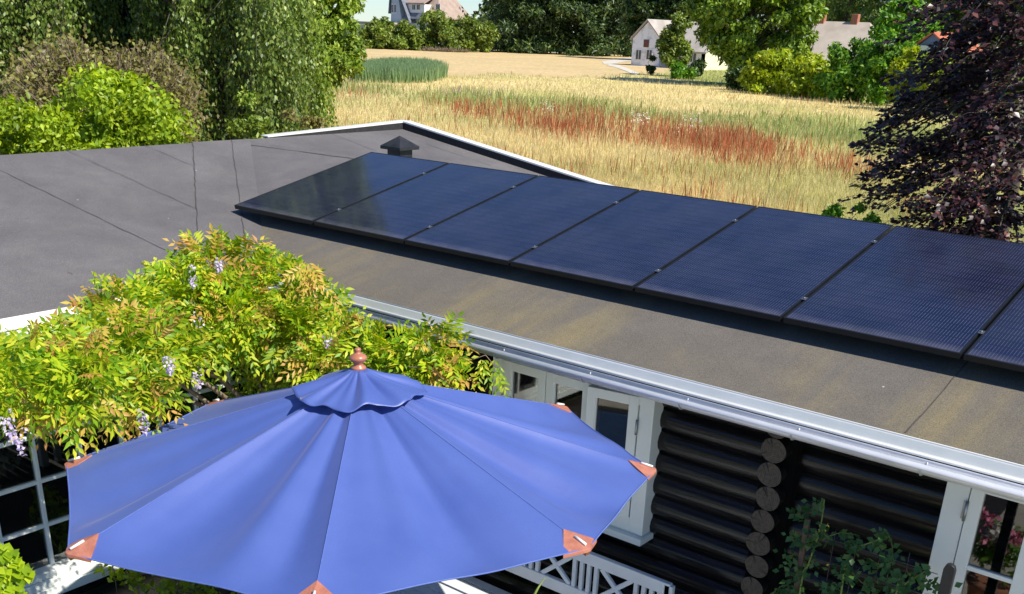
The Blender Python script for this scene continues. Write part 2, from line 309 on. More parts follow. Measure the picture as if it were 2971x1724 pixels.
class MB:
    def __init__(s): s.v = []; s.f = []; s.m = []; s.sm = []
    def add(s, V, F, m=0, smooth=False):
        b = len(s.v); s.v += [tuple(map(float, p)) for p in V]
        for f in F: s.f.append([b + i for i in f]); s.m.append(m); s.sm.append(smooth)
        return s
    def box(s, a, b, m=0):
        (x0, y0, z0), (x1, y1, z1) = a, b
        V = [(x0, y0, z0), (x1, y0, z0), (x1, y1, z0), (x0, y1, z0), (x0, y0, z1), (x1, y0, z1), (x1, y1, z1), (x0, y1, z1)]
        return s.add(V, [(0, 3, 2, 1), (4, 5, 6, 7), (0, 1, 5, 4), (1, 2, 6, 5), (2, 3, 7, 6), (3, 0, 4, 7)], m)
    def obox(s, c, ex, ey, ez, m=0):        # centre + three half vectors
        c, ex, ey, ez = map(lambda q: np.array(q, float), (c, ex, ey, ez))
        V = [c + a * ex + b * ey + d * ez for d in (-1, 1) for (a, b) in ((-1, -1), (1, -1), (1, 1), (-1, 1))]
        return s.add(V, [(0, 3, 2, 1), (4, 5, 6, 7), (0, 1, 5, 4), (1, 2, 6, 5), (2, 3, 7, 6), (3, 0, 4, 7)], m)
    def bar(s, p, q, w, t, up=(0, 0, 1), m=0):
        p, q = np.array(p, float), np.array(q, float); d = q - p; L = np.linalg.norm(d); d /= L
        u = np.array(up, float); sde = np.cross(d, u); sde /= np.linalg.norm(sde); u = np.cross(sde, d)
        return s.obox((p + q) / 2, d * L / 2, sde * w / 2, u * t / 2, m)
    def prism(s, poly, n, th, m=0):         # polygon (3D points) thickened along n
        poly = [np.array(p, float) for p in poly]; n = np.array(n, float) * th; k = len(poly)
        V = poly + [p + n for p in poly]
        return s.add(V, [list(range(k))[::-1], list(range(k, 2 * k))] + [[i, (i + 1) % k, k + (i + 1) % k, k + i] for i in range(k)], m)
    def tube(s, pts, r, seg=8, m=0, cap=True, smooth=True):
        pts = [np.array(p, float) for p in pts]; k = len(pts); rr = r if hasattr(r, '__len__') else [r] * k
        V = []; d0 = pts[1] - pts[0]; a = np.cross(d0, (0, 0, 1.0))
        if np.linalg.norm(a) < 1e-6: a = np.array([1.0, 0, 0])
        for i, p in enumerate(pts):
            d = pts[min(i + 1, k - 1)] - pts[max(i - 1, 0)]; d /= np.linalg.norm(d)
            a = a - d * (a @ d); a /= np.linalg.norm(a); b = np.cross(d, a)
            V += [p + rr[i] * (math.cos(2 * PI * j / seg) * a + math.sin(2 * PI * j / seg) * b) for j in range(seg)]
        F = [(i * seg + j, i * seg + (j + 1) % seg, (i + 1) * seg + (j + 1) % seg, (i + 1) * seg + j) for i in range(k - 1) for j in range(seg)]
        s.add(V, F, m, smooth)
        if cap:
            b = len(s.v) - len(V); s.f.append([b + j for j in range(seg)][::-1]); s.m.append(m); s.sm.append(False)
            s.f.append([b + (k - 1) * seg + j for j in range(seg)]); s.m.append(m); s.sm.append(False)
        return s
    def lathe(s, c, prof, ax=(0, 0, 1), seg=20, m=0):
        c = np.array(c, float); ax = np.array(ax, float); ax /= np.linalg.norm(ax); a = np.cross(ax, (0, 1, 0.1)); a /= np.linalg.norm(a); b = np.cross(ax, a)
        V = [c + ax * z + r * (math.cos(2 * PI * j / seg) * a + math.sin(2 * PI * j / seg) * b) for r, z in prof for j in range(seg)]; k = len(prof)
        F = [(i * seg + j, i * seg + (j + 1) % seg, (i + 1) * seg + (j + 1) % seg, (i + 1) * seg + j) for i in range(k - 1) for j in range(seg)]
        F += [list(range(seg))[::-1], [(k - 1) * seg + j for j in range(seg)]]
        return s.add(V, F, m, True)
    def sweep(s, prof, a, b, m=0, smooth=True, ex=None, ez=(0, 0, 1), closed=False):   # 2D profile (out, up) swept from a to b
        a, b = np.array(a, float), np.array(b, float); ex = np.array(ex, float); ez = np.array(ez, float); k = len(prof)
        V = [a + ex * x + ez * z for x, z in prof] + [b + ex * x + ez * z for x, z in prof]
        F = [(i, (i + 1) % k, k + (i + 1) % k, k + i) for i in range(k if closed else k - 1)]
        return s.add(V, F, m, smooth)
    def build(s, name, mats, parent=None, bevel=0, loc=None, solid=0):
        org = ORG[parent.name] if parent is not None else (np.array(loc, float) + OFF if loc is not None else np.zeros(3))
        me = bpy.data.meshes.new(name); me.from_pydata([tuple(np.array(v) + OFF - org) for v in s.v], [], s.f)
        for m in (mats if isinstance(mats, (list, tuple)) else [mats]): me.materials.append(MATS[m])
        me.polygons.foreach_set('material_index', s.m); me.polygons.foreach_set('use_smooth', s.sm); me.update()
        o = bpy.data.objects.new(name, me); C.objects.link(o)
        if parent is not None: o.parent = parent
        else: o.location = org
        ORG[o.name] = org
        if solid:
            sm = o.modifiers.new('s', 'SOLIDIFY'); sm.thickness = solid; sm.offset = 0
        if bevel:
            bm = o.modifiers.new('b', 'BEVEL'); bm.width = bevel; bm.segments = 2; bm.limit_method = 'ANGLE'; bm.angle_limit = math.radians(40)
        return o
def copytree(root, newloc, label, group=None):
    r = root.copy(); C.objects.link(r); r.location = np.array(newloc) + OFF; r['label'] = label
    if group: r['group'] = group
    for ch in root.children:
        c = ch.copy(); C.objects.link(c); c.parent = r
        for g in ch.children:
            d = g.copy(); C.objects.link(d); d.parent = c
    return r

def unit(a): return a / np.maximum(np.linalg.norm(a, axis=-1, keepdims=True), 1e-9)
def leaves(P, D, N, L, W, fold=.25):
    """leaf blades at P pointing along D, face normal about N, length L, width W; two triangles folded at the midrib"""
    n = len(P); D = unit(D); N = unit(N - D * (N * D).sum(1, keepdims=True)); B = np.cross(D, N)
    L = np.broadcast_to(np.asarray(L, float).reshape(-1, 1) if np.ndim(L) else np.array([[L]]), (n, 1)); W = np.broadcast_to(np.asarray(W, float).reshape(-1, 1) if np.ndim(W) else np.array([[W]]), (n, 1))
    m = P + D * L * .42
    V = np.stack([P, m + B * W / 2 + N * W * fold, P + D * L, m - B * W / 2 + N * W * fold], 1).reshape(-1, 3)
    i = np.arange(n)[:, None] * 4; F = np.concatenate([i + [0, 1, 2], i + [0, 2, 3]], 1).reshape(-1, 3)
    return V, F
def rnd(n): return unit(rng.normal(size=(n, 3)))
def clump_crown(clumps, per, size, flat=.75, outward=.6, centre=None, aspect=.55, up=.25, spread=.5):
    """clumps: list of (x,y,z,r); leaves fill each clump, thinner towards its edge"""
    cl = np.array(clumps, float); wgt = cl[:, 3] ** 2; k = rng.choice(len(cl), per, p=wgt / wgt.sum())
    c = cl[k]; d = rnd(per); rr = rng.random(per) ** .45
    P = c[:, :3] + d * (c[:, 3] * rr)[:, None] * np.array([1, 1, flat])
    N = unit(d * outward + rnd(per) * spread + np.array([0, 0, up])); D = unit(rnd(per) + np.array([0, 0, -.3]))
    sz = size * rng.uniform(.6, 1.35, per)
    return leaves(P, D, N, sz, sz * aspect)
def ell_clumps(c, R, n, cr, shell=.72, zmin=None):
    out = []; c = np.array(c, float); R = np.array(R, float)
    while len(out) < n:
        d = rnd(1)[0]; f = rng.uniform(shell, 1.0) if rng.random() < .75 else rng.uniform(.2, shell)
        p = c + d * R * f
        if zmin is not None and p[2] < zmin: continue
        out.append((*p, cr * rng.uniform(.55, 1.3)))
    return out
def limbs(mb, base, top, r0, clumps, nl=12, seg=6):
    base = np.array(base, float); top = np.array(top, float); k = 7
    j = [base + (top - base) * i / k + np.array([*rng.normal(0, .012 * np.linalg.norm(top - base), 2), 0]) * (0 < i < k) for i in range(k + 1)]
    mb.tube(j, [r0 * (1 - .8 * i / k) for i in range(k + 1)], 8)
    idx = rng.permutation(len(clumps))[:nl]
    for i in idx:
        e = np.array(clumps[i][:3]); t = np.clip((e[2] - base[2]) / max(top[2] - base[2], .1) - .25, .12, .85); s_ = base + (top - base) * t
        mid = (s_ + e) / 2 + np.array([0, 0, .08 * np.linalg.norm(e - s_)])
        mb.tube([s_, mid, e], [r0 * .32 * (1 - .5 * t), r0 * .18, r0 * .04], seg, cap=False)
def tree(name, label, cat, base, clumps, nleaf, size, mat, r0, top=None, bark='bark', group=None, aspect=.55, nl=12, **kw):
    base = np.array(base, float); t = empty(name, base, label, cat, group)
    cl = np.array(clumps); top = np.array(top) if top is not None else np.array([base[0], base[1], cl[:, 2].max() * .85 + base[2] * .15])
    V, F = clump_crown(clumps, nleaf, size, aspect=aspect, **kw)
    npmesh('crown', V, F, [mat], t)
    mb = MB(); limbs(mb, base, top, r0, clumps, nl); mb.build('trunk', bark, t)
    return t

# ================================================================== THE LOG HOUSE
s0 = .2082; TS = math.tan(s0); NM = np.array([0, -math.sin(s0), math.cos(s0)]); EY, EZ = 5.045, -1.8077; CM = NM @ np.array([0, EY, EZ])
sw = math.radians(9.0); TW = math.tan(sw); NW = np.array([math.sin(sw), 0, math.cos(sw)]); EX = -6.50; CW = NW @ np.array([EX, 0, EZ])
RY, RX = 7.62, -10.02; RZ = EZ + TS * (RY - EY); RZW = EZ + TW * (EX - RX)
def zm(y): return EZ + TS * (y - EY)
def zw(x): return EZ + TW * (EX - x)
def onmain(x, y): return onp(x, y, NM, CM)
def onwing(x, y): return onp(x, y, NW, CW)
house = empty('log_house', (-5, 7, GZ), 'black log cabin with grey felt roofs and white windows', 'house')
XE = 3.2; YB = 10.2
mb = MB()                                                # main gable roof, ridge along the house
th = .06
for (ya, za, yb, zb) in ((EY, EZ, RY, RZ), (RY, RZ, YB, RZ - TS * (YB - RY))):
    mb.add([(-10, ya, za), (XE, ya, za), (XE, yb, zb), (-10, yb, zb), (-10, ya, za - th), (XE, ya, za - th), (XE, yb, zb - th), (-10, yb, zb - th)],
           [(0, 1, 2, 3), (7, 6, 5, 4), (0, 4, 5, 1), (1, 5, 6, 2), (2, 6, 7, 3)], 0)
def strip(mb, P, Q, n, w=.010, up=.004, m=1, wob=.004, k=14):
    P, Q = np.array(P), np.array(Q); d = (Q - P); L = np.linalg.norm(d); d = d / L; sd_ = np.cross(n, d); k = max(4, int(L / .12))
    V = []; 
    for i in range(k + 1):
        c = P + d * L * i / k + sd_ * rng.normal(0, wob) + np.array(n) * up; ww = w * rng.uniform(.6, 1.4)
        V += [c - sd_ * ww / 2, c + sd_ * ww / 2]
    mb.add(V, [(2 * i, 2 * i + 1, 2 * i + 3, 2 * i + 2) for i in range(k)], m)
strip(mb, onmain(2764, 1100) + np.array([0, .5, .5 * TS]), onmain(2632, 1258), NM, .006)
strip(mb, onmain(676, 414), onmain(1030, 462), NM, .010)
mb.add([(-10.05, 6.52, zm(6.52) + .0045), (-9.2, 6.52, zm(6.52) + .0045), (-9.2, 6.53, zm(6.53) + .0045), (-10.05, 6.53, zm(6.53) + .0045)], [(0, 1, 2, 3)], 1)
for yy in (5.98,): strip(mb, (-7.2, yy, zm(yy)), (XE, yy, zm(yy)), NM, .006, .003)
roof = mb.build('main_roof', ['felt_main', 'seam'], house)
mb = MB(); Y0, Y1 = -1.5, 10.12; YEE = 10.42
for (xa, za, xb, zb) in ((EX, EZ, RX, RZW), (RX, RZW, RX - 3.5, RZW - TW * 3.5)):
    ya_, yb_ = (YEE, Y1 + .02) if xa == EX else (Y1 + .02, Y1 + .02)
    mb.add([(xa, Y0, za), (xa, ya_, za), (xb, yb_, zb), (xb, Y0, zb), (xa, Y0, za - th), (xa, ya_, za - th), (xb, yb_, zb - th), (xb, Y0, zb - th)],
           [(0, 1, 2, 3), (7, 6, 5, 4), (0, 4, 5, 1), (1, 5, 6, 2), (3, 7, 4, 0)], 0)
for a, b in (((180.6, 431.4), (569.4, 607.8)), ((0, 494.4), (575, 773)), ((0, 682.8), (210, 797)), ((416.7, 421.7), (562, 483)), ((962, 389), (1093, 440)), ((1233, 418), (1425, 481)), ((640, 470), (580, 441))):
    P, Q = onwing(*a), onwing(*b)
    if a == (640, 470): continue
    y = (P[1] + Q[1]) / 2; x0 = P[0] if a[0] else RX; P[0] = max(min(P[0], -8.6) if a[0] < 900 else P[0], RX)
    strip(mb, P, Q, NW, .006)
VL0, VL1 = onwing(560, 413), onwing(574, 669)
d = (VL1 - VL0); 
strip(mb, VL0 + NW * .003, VL0 + d * 1.25 + NW * .003, NW, .007)
vd = np.array([EX - RX, EY - RY]); va = np.array([RX, RY - .04])            # valley sheet on the wing side, 4 mm proud
Vs = [np.array([RX, RY + .06, zw(RX) + .003]), np.array([EX, EY + .03, zw(EX) + .003]), VL0 + d * 1.42 + NW * .003, VL0 + NW * .003]
mb.add(Vs, [(0, 3, 2, 1)], 0)
strip(mb, onwing(672, 408) + NW * .004, onwing(712, 690) + NW * .004, NW, .007)
mb.build('wing_roof', ['felt_wing', 'seam'], house)
# raised edge round the far end of the wing: white capping, inner felt coloured near-black for its shade
mb = MB()
h = .085
YA, YE = 10.17, 10.42; YS = 7.95
for (xa, xb, lo0, lo1, hi0, hi1, ya, yb, m) in ((RX - .08, RX, -.01, -.01, .006, h, YS, YA, 1), (RX - .12, RX + .005, .006, h, .024, h + .022, YS - .02, YA + .06, 0)):
    V = [(xa, ya, RZW + lo0), (xb, ya, RZW + lo0), (xb, yb, RZW + lo1), (xa, yb, RZW + lo1), (xa, ya, RZW + hi0), (xb, ya, RZW + hi0), (xb, yb, RZW + hi1), (xa, yb, RZW + hi1)]
    mb.add(V, [(0, 3, 2, 1), (4, 5, 6, 7), (0, 1, 5, 4), (1, 2, 6, 5), (2, 3, 7, 6), (3, 0, 4, 7)], m)
a = np.array([RX, YA, RZW]); b = np.array([EX + .1, YE, zw(EX + .1)])
for (lo, hi, y0, y1, m) in ((-.03, h, -.03, .05, 1), (h, h + .022, -.035, .10, 0)):
    V = [(a[0], a[1] + y0, a[2] + lo), (b[0], b[1] + y0, b[2] + lo), (b[0], b[1] + y1, b[2] + lo), (a[0], a[1] + y1, a[2] + lo), (a[0], a[1] + y0, a[2] + hi), (b[0], b[1] + y0, b[2] + hi), (b[0], b[1] + y1, b[2] + hi), (a[0], a[1] + y1, a[2] + hi)]
    mb.add(V, [(0, 3, 2, 1), (4, 5, 6, 7), (0, 1, 5, 4), (1, 2, 6, 5), (2, 3, 7, 6), (3, 0, 4, 7)], m)
mb.build('roof_edge_capping', ['white_metal', 'felt_dark'], house, bevel=.004)
# roof vent
vt = onmain(1186, 452); vx, vy = vt[0], 7.72; vz = zm(7.62) - .03
mb = MB(); mb.box((vx - .09, vy - .09, vz), (vx + .09, vy + .09, vz + .18)); vent = mb.build('roof_vent', 'black_metal', house, bevel=.006)
mb = MB(); zc = vz + .15; q = .14
mb.box((vx - q, vy - q, zc), (vx + q, vy + q, zc + .03))
mb.add([(vx - q, vy - q, zc + .03), (vx + q, vy - q, zc + .03), (vx + q, vy + q, zc + .03), (vx - q, vy + q, zc + .03), (vx, vy, zc + .13)], [(0, 1, 4), (1, 2, 4), (2, 3, 4), (3, 0, 4)])
o = mb.build('vent_cap', 'black_metal', vent, bevel=.004)

# eaves flashing and gutters (profile: out from the roof edge, up)
flash = [(0.0, .006), (.006, .006), (.012, -.002), (.026, -.046), (.036, -.058), (.046, -.057), (.050, -.050)]
def halfround(cx_, cz_, r, n=9):
    p = [(cx_ - r, cz_ + .006)] + [(cx_ - r * math.cos(PI * i / n), cz_ - r * math.sin(PI * i / n)) for i in range(n + 1)]
    b = [(cx_ + r + .010 + .028 * math.cos(t), cz_ + .004 + .011 * math.sin(t)) for t in np.linspace(PI, -PI * .75, 9)]
    return p + b
gut = halfround(.105, -.074, .052)
for (a, b, ex) in (((-6.42, EY, EZ), (XE, EY, EZ), (0, -1, 0)), ((EX, Y0, EZ), (EX, EY - .08, EZ), (1, 0, 0))):
    wing_ = ex[0] == 1; ev = np.array(ex, float); A, B = np.array(a), np.array(b)
    mb = MB(); mb.sweep(flash, a, b, 0, False, ex); mb.tube([A + ev * .004 + [0, 0, .007], B + ev * .004 + [0, 0, .007]], .004, 6, 1); mb.tube([A + ev * .046 + [0, 0, -.055], B + ev * .046 + [0, 0, -.055]], .0095, 8, 1)
    mb.build('drip_edge', ['white_metal' if wing_ else 'flash_metal', 'white_metal'], house, solid=.0 if wing_ else .0)  # wing eaves get the whiter metal, sunlight put into the colour
    mb = MB(); mb.sweep(gut, a, b, 0, True, ex); g = mb.build('gutter', 'white_metal' if wing_ else 'galv', house, solid=.002)
    L = np.linalg.norm(B - A); dd = (B - A) / L; exx = np.array(ex, float)
    for i in range(int(L / .68)):
        c = A + dd * (.35 + .68 * i)
        pr = [(x * 1.0 + (.003 if j > 5 else 0), z - .003) for j, (x, z) in enumerate(gut[1:11])]
        MB().tube([c + exx * x + np.array([0, 0, z - .002]) for x, z in pr], .0045, 5).build('gutter_bracket', 'bracket_metal', g)
# fascia and soffit boards
mb = MB(); mb.box((-6.4, EY + .012, EZ - .16), (XE, EY + .04, EZ - .064)); mb.box((-6.4, EY + .04, EZ - .16), (XE, 5.46, EZ - .14))
mb.build('soffit', 'log_black', house)
mb = MB(); mb.box((EX - .04, Y0, EZ - .19), (EX - .012, EY - .05, EZ - .064)); mb.box((-6.87, Y0, EZ - .19), (EX - .04, EY, EZ - .17)); mb.build('soffit', 'white_paint', house)
# log wall
WY = 5.44; LR = .088; sp = .1497
mb = MB(); z = -2.067 - sp * 13
nlog = 0
while z < -1.9:
    k = 24; xs = np.linspace(-6.9, XE, k)
    mb.tube([(x, WY + rng.normal(0, .003), z + rng.normal(0, .002)) for x in xs], list(LR * (rng.uniform(.93, 1.02) + .03 * np.sin(xs * 2.1 + z * 40) + rng.normal(0, .008, k))), 14)
    z += sp
mb.box((-6.9, WY + .02, GZ), (XE, WY + .12, -1.9)); mb.build('log_wall', 'log_black', house)
# crossing log ends
zc0 = aty(2244, 1309, 5.2)[2]
for i in range(11):
    zc = zc0 + sp * (1 - i) ; xc = -2.205 + rng.normal(0, .004); r = .0775 * rng.uniform(.96, 1.05)
    mb = MB(); seg = 26; V = []; yf = 5.2
    for y, f in ((yf + .004, .97), (yf + .012, 1), (5.45, 1)):
        V += [(xc + r * f * (1 + .03 * math.sin(3 * t + i * 2)) * math.cos(t), y, zc + r * .97 * f * (1 + .02 * math.cos(2 * t + i)) * math.sin(t)) for t in [2 * PI * j / seg for j in range(seg)]]
    F = [(a * seg + j, a * seg + (j + 1) % seg, (a + 1) * seg + (j + 1) % seg, (a + 1) * seg + j) for a in range(2) for j in range(seg)]
    mb.add(V, F, 2, True); mb.add(V[:seg], [list(range(seg))], 0)
    # drying cracks
    for c_ in range(2 + i % 2):
        t0 = PI / 2 + rng.normal(0, .35) if c_ == 0 else rng.uniform(0, 2 * PI); ln = rng.uniform(.35, .9) * r if c_ else r * .75; pts = []
        for q_ in range(5):
            rr = r * .97 - ln * q_ / 4; tt = t0 + rng.normal(0, .05); wq = (.0075 if c_ == 0 else .0035) * (1 - q_ / 4.5)
            for s_ in (-1, 1): pts.append((xc + rr * math.cos(tt) + s_ * wq * math.sin(t0), yf + .002, zc + rr * math.sin(tt) - s_ * wq * math.cos(t0)))
        mb.add(pts, [(2 * a, 2 * a + 1, 2 * a + 3, 2 * a + 2) for a in range(4)], 1)
    mb.build('log_end', ['end_grain', 'felt_dark', 'log_black'], house)
mb = MB(); mb.box((-2.31, 5.3, GZ), (-2.1, 5.42, -1.95)); mb.build('dark_gap_fill', 'void_black', house)  # no board: near-black box, the gap's darkness is put into its colour

def frame_rect(mb, x0, x1, z0, z1, y0, y1, w, m=0, wb=None):
    wb = wb or w
    mb.box((x0, y0, z0), (x0 + w, y1, z1), m); mb.box((x1 - w, y0, z0), (x1, y1, z1), m)
    mb.box((x0 + w, y0, z0), (x1 - w, y1, z0 + wb), m); mb.box((x0 + w, y0, z1 - w), (x1 - w, y1, z1), m)
# triple casement window on the log wall
YW = 5.27
A_ = aty(1430, 1055, YW); B_ = aty(1900, 1163, YW); zb_ = aty(1858, 1577, YW)[2]; x0, x1, z1, z0 = A_[0], B_[0], -2.02, zb_
mb = MB(); frame_rect(mb, x0, x1, z0 + .05, z1, YW, YW + .12, .105); 
W3 = (x1 - x0 - .21) / 3
for i in (1, 2): mb.box((x0 + .105 + W3 * i - .012, YW + .012, z0 + .15), (x0 + .105 + W3 * i + .012, YW + .1, z1 - .1))
mb.box((x0 - .02, YW - .045, z0), (x1 + .02, YW + .12, z0 + .048)); win = mb.build('window', 'white_paint', house, bevel=.004)
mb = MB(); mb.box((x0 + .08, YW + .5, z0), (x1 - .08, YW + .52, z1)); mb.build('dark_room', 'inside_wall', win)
for i in range(3):
    sx0 = x0 + .105 + W3 * i + .004; sx1 = sx0 + W3 - .008; sz0, sz1 = z0 + .155, z1 - .045
    ang = math.radians(9) if i == 2 else 0
    sash = empty('sash', (0, 0, 0), 'x', 'x'); 
    for k_ in ('label', 'category'): del sash[k_]
    bpy.data.objects.remove(sash)
    mb = MB(); frame_rect(mb, sx0, sx1, sz0, sz1, YW - .012, YW + .04, .062, wb=.075); frame_rect(mb, sx0 + .055, sx1 - .055, sz0 + .068, sz1 - .055, YW - .004, YW + .03, .012)
    g = MB(); g.box((sx0 + .06, YW + .012, sz0 + .07), (sx1 - .06, YW + .018, sz1 - .06))
    hx = sx1 + .004 if i == 2 else sx0 - .006
    if i != 1:
        for hz in (sz1 - .2, sz0 + .22): MB().tube([(hx, YW - .017, hz - .05), (hx, YW - .017, hz + .05)], .0075, 8).build('hinge', 'hinge_metal', win)
    if ang:                                           # right-hand sash stands ajar, hinged at its right side
        R_ = Matrix.Rotation(ang, 3, 'Z')
        for mm_ in (mb, g):
            mm_.v = [tuple(R_ @ (Vector(v) - Vector((sx1, YW - .012, 0))) + Vector((sx1, YW - .012, 0))) for v in mm_.v]
    sh = mb.build('sash', 'white_paint', win, bevel=.003); g.build('window_pane', 'window_glass', win)
# narrow glazed door at the right
YD = 5.25; dx0 = aty(2749, 1396, YD)[0]; dj = aty(2820, 1412, YD)[0]; gx0 = aty(2842, 1500, YD)[0]; gx1 = aty(2963, 1580, YD)[0]; zr = aty(2815, 1650, YD)[2]
mb = MB(); mb.box((dx0, YD, GZ), (dj - .003, YD + .12, -1.9)); mb.box((dj - .003, YD, -1.995), (dj + 1.2, YD + .12, -1.9)); door = mb.build('door_frame', 'white_paint', house, bevel=.003)
for k_ in range(2):
    ox = k_ * (gx1 + .07 - dj + .003)
    mb = MB(); a0, a1 = dj + ox + .003, gx1 + .07 + ox
    frame_rect(mb, a0, a1, GZ + .02, -2.0, YD - .01, YD + .04, .066, wb=.3); zz = zr
    for q_ in range(4): mb.box((a0 + .066, YD - .004, zz - .012), (a1 - .066, YD + .03, zz + .014)); zz -= .36
    dl = mb.build('door_leaf', 'white_paint', house, bevel=.003)
    mb = MB(); mb.box((a0 + .06, YD + .012, GZ + .3), (a1 - .06, YD + .018, -2.05)); mb.build('door_pane', 'window_glass', dl)
hp_ = aty(2800, 1480, YD); mb = MB(); mb.tube([(dj, YD - .014, hp_[2] - .055), (dj, YD - .014, hp_[2] + .055)], .009, 8); mb.box((dj - .02, YD - .004, hp_[2] - .05), (dj + .014, YD - .001, hp_[2] + .05)); mb.build('hinge', 'hinge_metal', house)
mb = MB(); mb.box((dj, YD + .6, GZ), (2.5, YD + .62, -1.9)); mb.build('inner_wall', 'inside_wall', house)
# wing: glazed wall of white bars
XW = -6.85
vert = [(89.6, 1264.5), (152, 1626.5)]; yv = atx(*vert[0], XW)[1]; yp = .34; zbar = [atx(86, 1270, XW)[2], atx(80, 1407, XW)[2], atx(120, 1527, XW)[2]]
zs = atx(150, 1636, XW)[2]
mb = MB()
ytop, ybot = -1.98, zs
ys = [yv + yp * k for k in range(-6, 6)]
for y in ys: mb.box((XW - .03, y - .014, zs), (XW + .02, y + .014, ytop))
dzb = (zbar[0] - zbar[2]) / 2
for z in [zbar[0] + dzb * 2, zbar[0] + dzb, zbar[0], zbar[1], zbar[2]]: mb.box((XW - .026, ys[0] - .2, z - .014), (XW + .017, ys[-1] + .2, z + .014))
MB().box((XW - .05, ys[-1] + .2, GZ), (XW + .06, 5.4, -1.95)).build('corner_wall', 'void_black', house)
mb.box((XW - .05, -1.4, -2.06), (XW + .05, ys[-1] + .2, -1.97))
wf = mb.build('wing_window', 'white_paint', house, bevel=.003)
mb = MB(); mb.box((XW - .04, -1.4, zs - .055), (XW + .10, 4.6, zs)); mb.box((XW + .0, -1.4, zs - .12), (XW + .115, 4.6, zs - .058)); mb.box((XW + .0, -1.4, zs - .2), (XW + .13, 4.6, zs - .123))
mb.build('window_sill', 'white_paint', wf, bevel=.006)
mb = MB(); mb.box((XW - .01, -1.4, zs), (XW - .005, ys[-1] + .2, -1.97)); mb.build('window_pane', 'window_glass', wf)
mb = MB(); mb.box((XW - .1, -1.4, GZ), (XW + .03, 4.6, zs - .2)); mb.build('plinth', 'log_black', house)
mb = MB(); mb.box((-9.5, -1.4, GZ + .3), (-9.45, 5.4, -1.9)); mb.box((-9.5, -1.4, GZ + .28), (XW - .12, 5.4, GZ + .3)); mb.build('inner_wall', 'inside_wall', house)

# potted white orchid behind the wing window
oc = empty('potted_plant', (-7.25, 2.85, GZ + .3), 'pale flowering pot plant standing inside the white barred window', 'plant')
mb = MB(); mb.lathe((-7.25, 2.85, GZ + .3), [(.07, 0), (.10, .9), (.11, .95), (.0, .95)], seg=14); mb.build('pot', 'white_petal', oc)
V, F = clump_crown([(-7.25 + rng.normal(0, .05), 2.95 + rng.normal(0, .16), -2.95 + rng.normal(0, .13), .09) for _ in range(16)], 260, .075, aspect=.85); npmesh('blossom', V, F, ['white_petal'], oc)

# ================================================================== SOLAR PANELS
PW, PL, GAP = 1.042, 1.728, .018; PO = np.array([-7.8033, 5.7593, -1.5237]); SU = np.array([0, math.cos(.2082), math.sin(.2082)])
def panel():
    t = empty('solar_panel', PO, 'x', 'solar panel', 'solar panels in a row on the felt roof')
    X = np.array([1.0, 0, 0]); T = .034; f = .012
    def bx(mb, u0, u1, v0, v1, h0, h1, m=0):
        c = PO + X * (u0 + u1) / 2 + SU * (v0 + v1) / 2 + NM * (h0 + h1) / 2
        mb.obox(c, X * (u1 - u0) / 2, SU * (v1 - v0) / 2, NM * (h1 - h0) / 2, m)
    mb = MB(); bx(mb, 0, PW, 0, f, -T, 0); bx(mb, 0, PW, PL - f, PL, -T, 0); bx(mb, 0, f, f, PL - f, -T, 0); bx(mb, PW - f, PW, f, PL - f, -T, 0)
    mb.build('panel_frame', 'frame_black', t, bevel=.0015)
    mb = MB(); bx(mb, .0121, PW - .0121, .0121, PL - .0121, -.012, -.0022); g = mb.build('cell_sheet', 'solar_cells', t)
    me = g.data; uv = me.uv_layers.new(name='UVMap'); co = [np.array(v.co) + ORG[t.name] - OFF - PO for v in me.vertices]
    for l_ in me.loops: uv.data[l_.index].uv = (co[l_.vertex_index] @ X - .012, co[l_.vertex_index] @ SU - .012)
    for v in (.30, PL - .36):
        mb = MB(); bx(mb, PW - .006, PW + GAP + .006, v - .02, v + .02, .001, .005); mb.lathe(PO + X * (PW + GAP / 2) + SU * v + NM * .005, [(.0055, 0), (.0055, .007), (.0, .007)], NM, 8)
        mb.build('clamp', 'clamp_metal', t)
    for v in (.30, PL - .36): mb = MB(); bx(mb, .0, PW + GAP, v - .02, v + .02, -.078, -T - .001); [bx(mb, u - .03, u + .03, v - .045, v + .045, -.128, -.0775) for u in (.2, .8)]; mb.build('mounting_rail', 'black_metal', t)
    return t
lab = ['solar panel at the far left end of the row, half darkened by mirrored trees',
       'second solar panel from the far left end of the row, next to the end one',
       'third solar panel from the far left end, its upper corner under the white roof edge',
       'fourth solar panel from the far left end, in the middle of the row',
       'fifth solar panel from the far left end of the row',
       'sixth solar panel from the far left end, above the wall of log ends',
       'seventh solar panel from the far left end, the largest whole one near the right border',
       'solar panel cut off by the right border of the photo']
p0 = panel(); p0['label'] = lab[0]
for i in range(1, 8): copytree(p0, PO + np.array([i * (PW + GAP), 0, 0]), lab[i])

